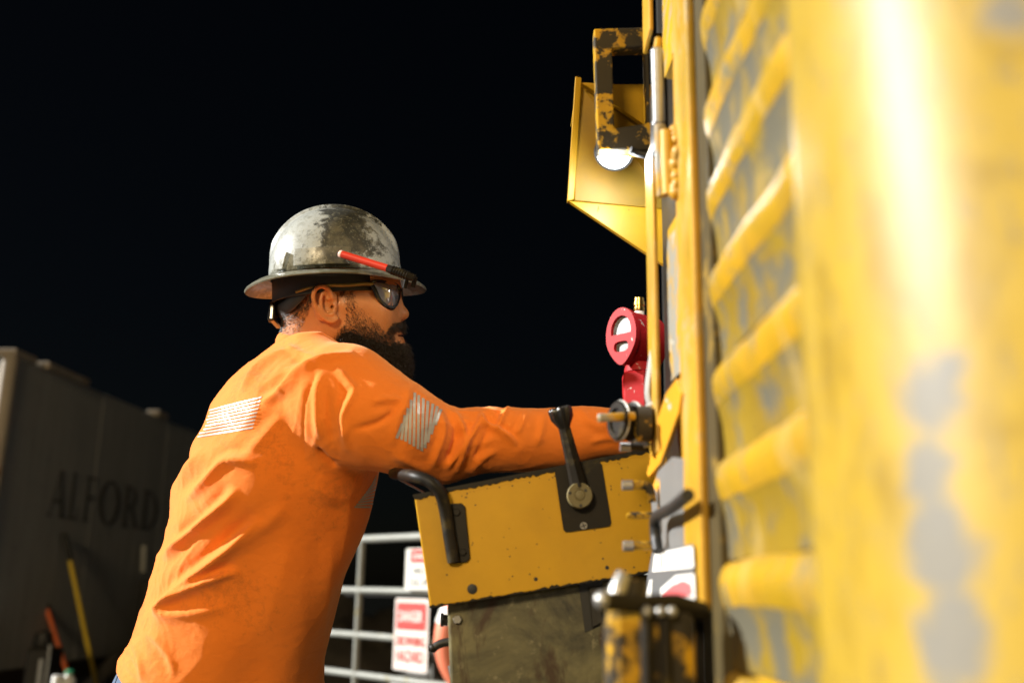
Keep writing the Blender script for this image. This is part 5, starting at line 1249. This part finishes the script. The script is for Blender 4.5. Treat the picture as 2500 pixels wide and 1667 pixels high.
# scalp hair that the hat mostly hides, on the far side too
rt, nn = pick(HV, HN, 3500, lambda v: ((pxpy(v)[0] < 760) & (pxpy(v)[1] < 770) & (v[:, 2] > -.06)).astype(float), 15)
strands(rt, nn, .0065, np.array([-.35, -1.0, 0]), .25, .00028, 16, 2, 'hair')

# ------------------------------------------------------------------ hard hat
hatc = to_world(Q(820, 684, 0)[None])[0]
fx = np.array([1.0, 0.05, 0.060]); fx /= np.linalg.norm(fx); hz = np.array([0.0, -0.14, 1.0]); hz -= fx * (hz @ fx); hz /= np.linalg.norm(hz); hy = np.cross(hz, fx)
hat = empty('hard_hat', tuple(hatc), 'grimy grey full brim hard hat on the person\'s head', 'hard hat')
m, n, b = newmat('grimy_hat_shell'); co = coords(n)
f = noise(n, co, 14, 7, 0.65, 0.5); f2 = noise(n, co, 90, 6, 0.7, 0.3); f3 = noise(n, co, 5, 3, 0.5)
sep = nd(n, 'ShaderNodeSeparateXYZ'); L(n, co, sep.inputs[0])
# a big smear of grime towards the front of the near side
gx = mth(n, 'SUBTRACT', 1.0, mth(n, 'MULTIPLY', mth(n, 'ABSOLUTE', mth(n, 'SUBTRACT', sep.outputs[0], 0.022)), 11.0))
sm = mth(n, 'ADD', mth(n, 'MULTIPLY', gx, 0.26), mth(n, 'ADD', mth(n, 'MULTIPLY', f, 0.62), mth(n, 'MULTIPLY', f2, 0.30)))
g1 = ramp(n, sm, [(0.565, 0.0), (0.625, 0.95)])
c = mix(n, f3, (0.27, 0.29, 0.28), (0.44, 0.465, 0.45)); c = mix(n, ramp(n, f2, [(0.50, 0.0), (0.72, 0.55)]), c, (0.07, 0.07, 0.05))
tan = mix(n, ramp(n, noise(n, co, 24, 5, 0.6), [(0.50, 0.0), (0.68, 1.0)]), (0.013, 0.013, 0.008), (0.11, 0.10, 0.065))
c = mix(n, g1, c, tan); spk = ramp(n, noise(n, co, 170, 5, 0.75), [(0.56, 0.0), (0.62, 0.7)]); c = mix(n, spk, c, (0.20, 0.20, 0.15)); spd = ramp(n, noise(n, co, 130, 6, 0.8, 0.2), [(0.60, 0.0), (0.65, 0.85)]); c = mix(n, spd, c, (0.02, 0.02, 0.012))
lowg = ramp(n, mth(n, 'ADD', mth(n, 'MULTIPLY', sep.outputs[2], -9.0), mth(n, 'MULTIPLY', f2, 0.9)), [(0.42, 0.0), (0.62, 0.75)])
c = mix(n, lowg, c, (0.10, 0.095, 0.05)); L(n, c, b.inputs['Base Color'])
L(n, mix(n, g1, 0.30, 0.62), b.inputs['Roughness']); b.inputs['Coat Weight'].default_value = 0.25; b.inputs['Coat Roughness'].default_value = 0.2
bump(n, b, mth(n, 'ADD', f2, mth(n, 'MULTIPLY', g1, 0.4)), 0.35, 0.0012); M['hat'] = m
HL, HWD, HH = .1185, .106, .1265
def hpt(x, y, z): return hatc + fx * x + hy * y + hz * z
def dome(phi, t, o=0.0):
    z = HH * math.sin(t * math.pi / 2) ** 0.94; r = math.cos(t * math.pi / 2) ** 0.96
    cx, sy = math.cos(phi), math.sin(phi)
    x = (HL + o) * r * cx - 0.004 * t; y = (HWD + o) * r * sy; z = z * (1 + o / HH)
    rg = math.exp(-(y / .019) ** 8) * min(1, max(0, (t - .12) / .2)); n3 = np.array([x / HL ** 2, y / HWD ** 2, z / HH ** 2]); n3 /= np.linalg.norm(n3) + 1e-9
    g = 0.0075 * rg; return x + n3[0] * g, y + n3[1] * g, z + n3[2] * g + 0.004
NU, NV = 160, 34; V = []; F = []
for i in range(NV):
    for k in range(NU): V.append(hpt(*dome(2 * math.pi * k / NU, i / (NV - 1) * .995)))
F = [(i * NU + k, i * NU + (k + 1) % NU, (i + 1) * NU + (k + 1) % NU, (i + 1) * NU + k) for i in range(NV - 1) for k in range(NU)] + [tuple((NV - 1) * NU + k for k in range(NU))]
o = mesh_obj('shell', V, F, M['hat'], hat, angle=60); sd = o.modifiers.new('t', 'SOLIDIFY'); sd.thickness = 0.0025; sd.offset = -1
# brim: an oval ring that droops and rolls at the edge
BP = [(-0.003, 0.003), (0.008, 0.002), (0.022, -0.003), (0.034, -0.009), (0.041, -0.0135), (0.0435, -0.0165), (0.0420, -0.0190), (0.034, -0.0130), (0.022, -0.0070), (0.006, -0.0015), (-0.003, -0.001)]
V = []; nb_ = len(BP)
for k in range(NU):
    a = 2 * math.pi * k / NU; cx, sy = math.cos(a), math.sin(a); wide = 1.0 + 0.02 * cx; tip = abs(cx) ** 2.2
    for e, z in BP: V.append(hpt((HL + e * wide) * cx, (HWD + e * 0.80) * sy, z * (0.62 + 0.62 * tip)))
F = [(k * nb_ + i, ((k + 1) % NU) * nb_ + i, ((k + 1) % NU) * nb_ + (i + 1) % nb_, k * nb_ + (i + 1) % nb_) for k in range(NU) for i in range(nb_)]
mesh_obj('brim', V, F, M['hat'], hat, angle=60)
# raised accessory slot on the near side and a small notch behind it
def patch(p0, p1, t0, t1, o0, o1, name, nu=12, nv=4, taper=0.0):
    V = []; 
    for side in (o0, o1):
        for i in range(nv + 1):
            for k in range(nu + 1): V.append(hpt(*dome(p0 + (p1 - p0) * k / nu + taper * i / nv, t0 + (t1 - t0) * i / nv, side)))
    n1 = (nu + 1) * (nv + 1); F = []
    for i in range(nv):
        for k in range(nu): q_ = (i * (nu + 1) + k, i * (nu + 1) + k + 1, (i + 1) * (nu + 1) + k + 1, (i + 1) * (nu + 1) + k); F += [tuple(n1 + j for j in q_), q_[::-1]]
    bd = [k for k in range(nu + 1)] + [i * (nu + 1) + nu for i in range(1, nv + 1)] + [nv * (nu + 1) + k for k in range(nu - 1, -1, -1)] + [i * (nu + 1) for i in range(nv - 1, 0, -1)]
    F += [(bd[i], bd[(i + 1) % len(bd)], n1 + bd[(i + 1) % len(bd)], n1 + bd[i]) for i in range(len(bd))]
    return mesh_obj(name, V, F, M['hat'], hat, angle=40, bevel=0.0012)
patch(R(-117), R(-72), 0.015, 0.15, -0.001, 0.0125, 'accessory_slot')
patch(R(-139), R(-129), 0.01, 0.14, -0.001, 0.009, 'slot_notch', taper=R(4))
# suspension band, nape strap and ratchet
V = []; F = []; nb2 = 72
for k in range(nb2):
    a = 2 * math.pi * k / nb2
    for e, z in ((0, .004), (0, -.034 - .006 * math.cos(a)), (-.004, -.034 - .006 * math.cos(a)), (-.004, .004)): V.append(hpt((.1095 + e) * math.cos(a) - .004, (.0845 + e) * math.sin(a), z - 0.0 + 0.012 * math.cos(a) * (z < 0)))
F = [(k * 4 + i, ((k + 1) % nb2) * 4 + i, ((k + 1) % nb2) * 4 + (i + 1) % 4, k * 4 + (i + 1) % 4) for k in range(nb2) for i in range(4)]
mesh_obj('headband', V, F, M['black_rubber'], hat, angle=50)
def strap_y(s): return [Q(742, 706, s * .076), Q(715, 735, s * .066), Q(695, 752, s * .045), Q(682, 760, s * .02), Q(680, 761, 0.0)]
for s in (-1, 1):
    mb = MB(); mb.tube(to_world(smooth_path(strap_y(s), 6)), .012, 10, flat=.22, up=UP); mb.build('nape_strap', M['black_rubber'], hat)
m, n, b = newmat('gloss_black_plastic'); b.inputs['Base Color'].default_value = (0.012, 0.011, 0.010, 1); b.inputs['Roughness'].default_value = 0.14; M['gloss'] = m
rk0, rk1 = to_world(np.array([Q(667, 744, 0), Q(678, 790, 0)])); rc = (rk0 + rk1) / 2; ra = np.array([-1.0, 0, .25]); ra /= np.linalg.norm(ra)
mb = MB(); mb.lathe(rc - ra * .004, ra, [(.016, 0), (.0185, .003), (.0185, .010), (.015, .013), (.0005, .014)], 26, cap=False); mb.build('ratchet_knob', M['gloss'], hat)
mb = MB(); mb.box(rc + (-.006, -.03, -.020), rc + (.006, .03, .016)); mb.build('ratchet_housing', M['gloss'], hat, smooth=False, bevel=.004)
# maker's label under the front of the brim
M['label'] = simple('grey_label', (0.16, 0.155, 0.13), 0.6, 0, 0.2, 60, 0.2)
mb = MB()
def brimpt(a, e): 
    tip = abs(math.cos(a)) ** 2.2; z = np.interp(e, [.006, .022, .034], [-.0015, -.0070, -.0130]) * (0.62 + .62 * tip)
    return hpt((HL + e) * math.cos(a), (HWD + e * .8) * math.sin(a), z - .0012)
lab = [brimpt(R(a), .012) for a in range(-2, 30, 4)] + [brimpt(R(a), .034) for a in range(26, -3, -4)]
mb.prism(lab, (0, 0, -.0006)); mb.build('brim_label', M['label'], hat, smooth=False)

# red pen light clipped on the brim
pen = empty('pen_light', tuple(P(890, 640, 1.66)), 'red pen light with a dark clip tucked on the hat brim', 'pen light')
p0, p1, p2 = P(829, 619, 1.672), P(946, 655, 1.645), P(1012, 679, 1.63); ax = (p1 - p0) / np.linalg.norm(p1 - p0)
M['pen_red'] = simple('pen_red', (0.60, 0.035, 0.012), 0.4, 0, 0.15, 60); M['pen_tip'] = simple('pen_tip', (0.85, 0.55, 0.48), 0.4, 0, 0.1, 60)
mb = MB(); mb.tube([p0 + ax * .004, p1], .0062, 18); mb.build('pen_barrel', M['pen_red'], pen)
mb = MB(); mb.lathe(p0, ax, [(.0012, .0012), (.0018, 0.0), (.0056, 0.0), (.0063, .0015), (.0063, .005)], 18); mb.build('pen_tip', M['pen_tip'], pen)
mb = MB(); mb.tube([p1, p1 + (p2 - p1) * .15, p1 + (p2 - p1) * .3, p2 - (p2 - p1) * .12, p2], [.0065, .0070, .0072, .0066, .0060], 8); mb.build('pen_tail', M['black_steel'], pen)
for t in np.linspace(.2, .75, 7):
    c = p1 + (p2 - p1) * t; mb = MB(); mb.lathe(c, p2 - p1, [(.0068, -.0012), (.0080, -.0006), (.0080, .0006), (.0068, .0012)], 12); mb.build('grip_ring', M['black_steel'], pen)
mb = MB(); c = p1 + (p2 - p1) * .72; mb.tube([c + np.array([0, 0, -.004]), c + np.array([-.004, .01, -.018])], .004, 8); mb.tube([c + np.array([.014, 0, -.003]), c + np.array([.010, .01, -.016])], .004, 8); mb.build('pen_clip', M['black_steel'], pen)

# ------------------------------------------------------------------ safety glasses
gl = empty('safety_glasses', tuple(P(950, 720, 1.74)), 'wraparound safety glasses with dark frame on the person\'s face', 'glasses')
m, n, b = newmat('smoke_lens'); b.inputs['Base Color'].default_value = (0.34, 0.33, 0.35, 1); b.inputs['Roughness'].default_value = 0.10; b.inputs['Metallic'].default_value = 0.6; b.inputs['Coat Weight'].default_value = 1.0; b.inputs['Coat Roughness'].default_value = 0.03; M['lens'] = m
M['olive'] = simple('olive_plastic', (0.22, 0.17, 0.04), 0.3, 0, 0.2, 40)
for s in (-1, 1):
    def GQ(x, y, z): return Q(x, y, z if s < 0 else -z) if s < 0 else Q(x, y, z) * np.array([1, 1, -1]) + np.array([0, 0, 0])
    W_ = lambda pts: to_world(np.array([GQ(*p) for p in pts]))
    # temple arm
    tp = smooth_path([GQ(*p) for p in ((722, 713, -.081), (760, 702, -.084), (800, 697, -.0855), (850, 696, -.082), (890, 693, -.074), (910, 694, -.068))], 6)
    mb = MB(); mb.tube(to_world(tp), np.linspace(.0022, .0036, len(tp)), 10); mb.build('temple', M['olive'], gl)
    # lens outline, wrapping from the temple to the bridge
    rim = [(903, 690, -.068), (914, 706, -.0665), (924, 728, -.064), (938, 744, -.059), (953, 752, -.051), (966, 746, -.040), (973, 730, -.026), (975, 712, -.018), (970, 697, -.020), (957, 691, -.034), (938, 688, -.052), (918, 687, -.063)]
    if s < 0 or True:
        rp = smooth_path([GQ(*p) for p in rim + [rim[0]]], 5); mb = MB(); rr = [.0042 if i < 24 else .0028 for i in range(len(rp))]
        mb.tube(to_world(rp), rr, 10, cap=False); mb.build('lens_rim', M['gloss'], gl)
        c = np.mean(rp, 0) + np.array([.004, 0, .004 * s]); ring_ = rp[:-1]; nr = len(ring_); V = []
        for f_ in (1.0, .8, .6, .4, .2):
            for p in ring_:
                q_ = c + (p - c) * f_; V.append(q_ + np.array([.006, 0, .006 * s]) * (1 - f_ * f_) * 1.2)
        V.append(c + np.array([.0072, 0, .0072 * s]))
        F = [(i * nr + k, i * nr + (k + 1) % nr, (i + 1) * nr + (k + 1) % nr, (i + 1) * nr + k) for i in range(4) for k in range(nr)] + [(4 * nr + k, 4 * nr + (k + 1) % nr, 5 * nr) for k in range(nr)]
        mesh_obj('lens', to_world(np.array(V)), F, M['lens'], gl, angle=0)
mb = MB(); mb.tube(to_world(smooth_path([Q(973, 712, -.018), Q(979, 708, 0), Q(973, 712, .018)], 5)), .0035, 10); mb.build('bridge', M['gloss'], gl)
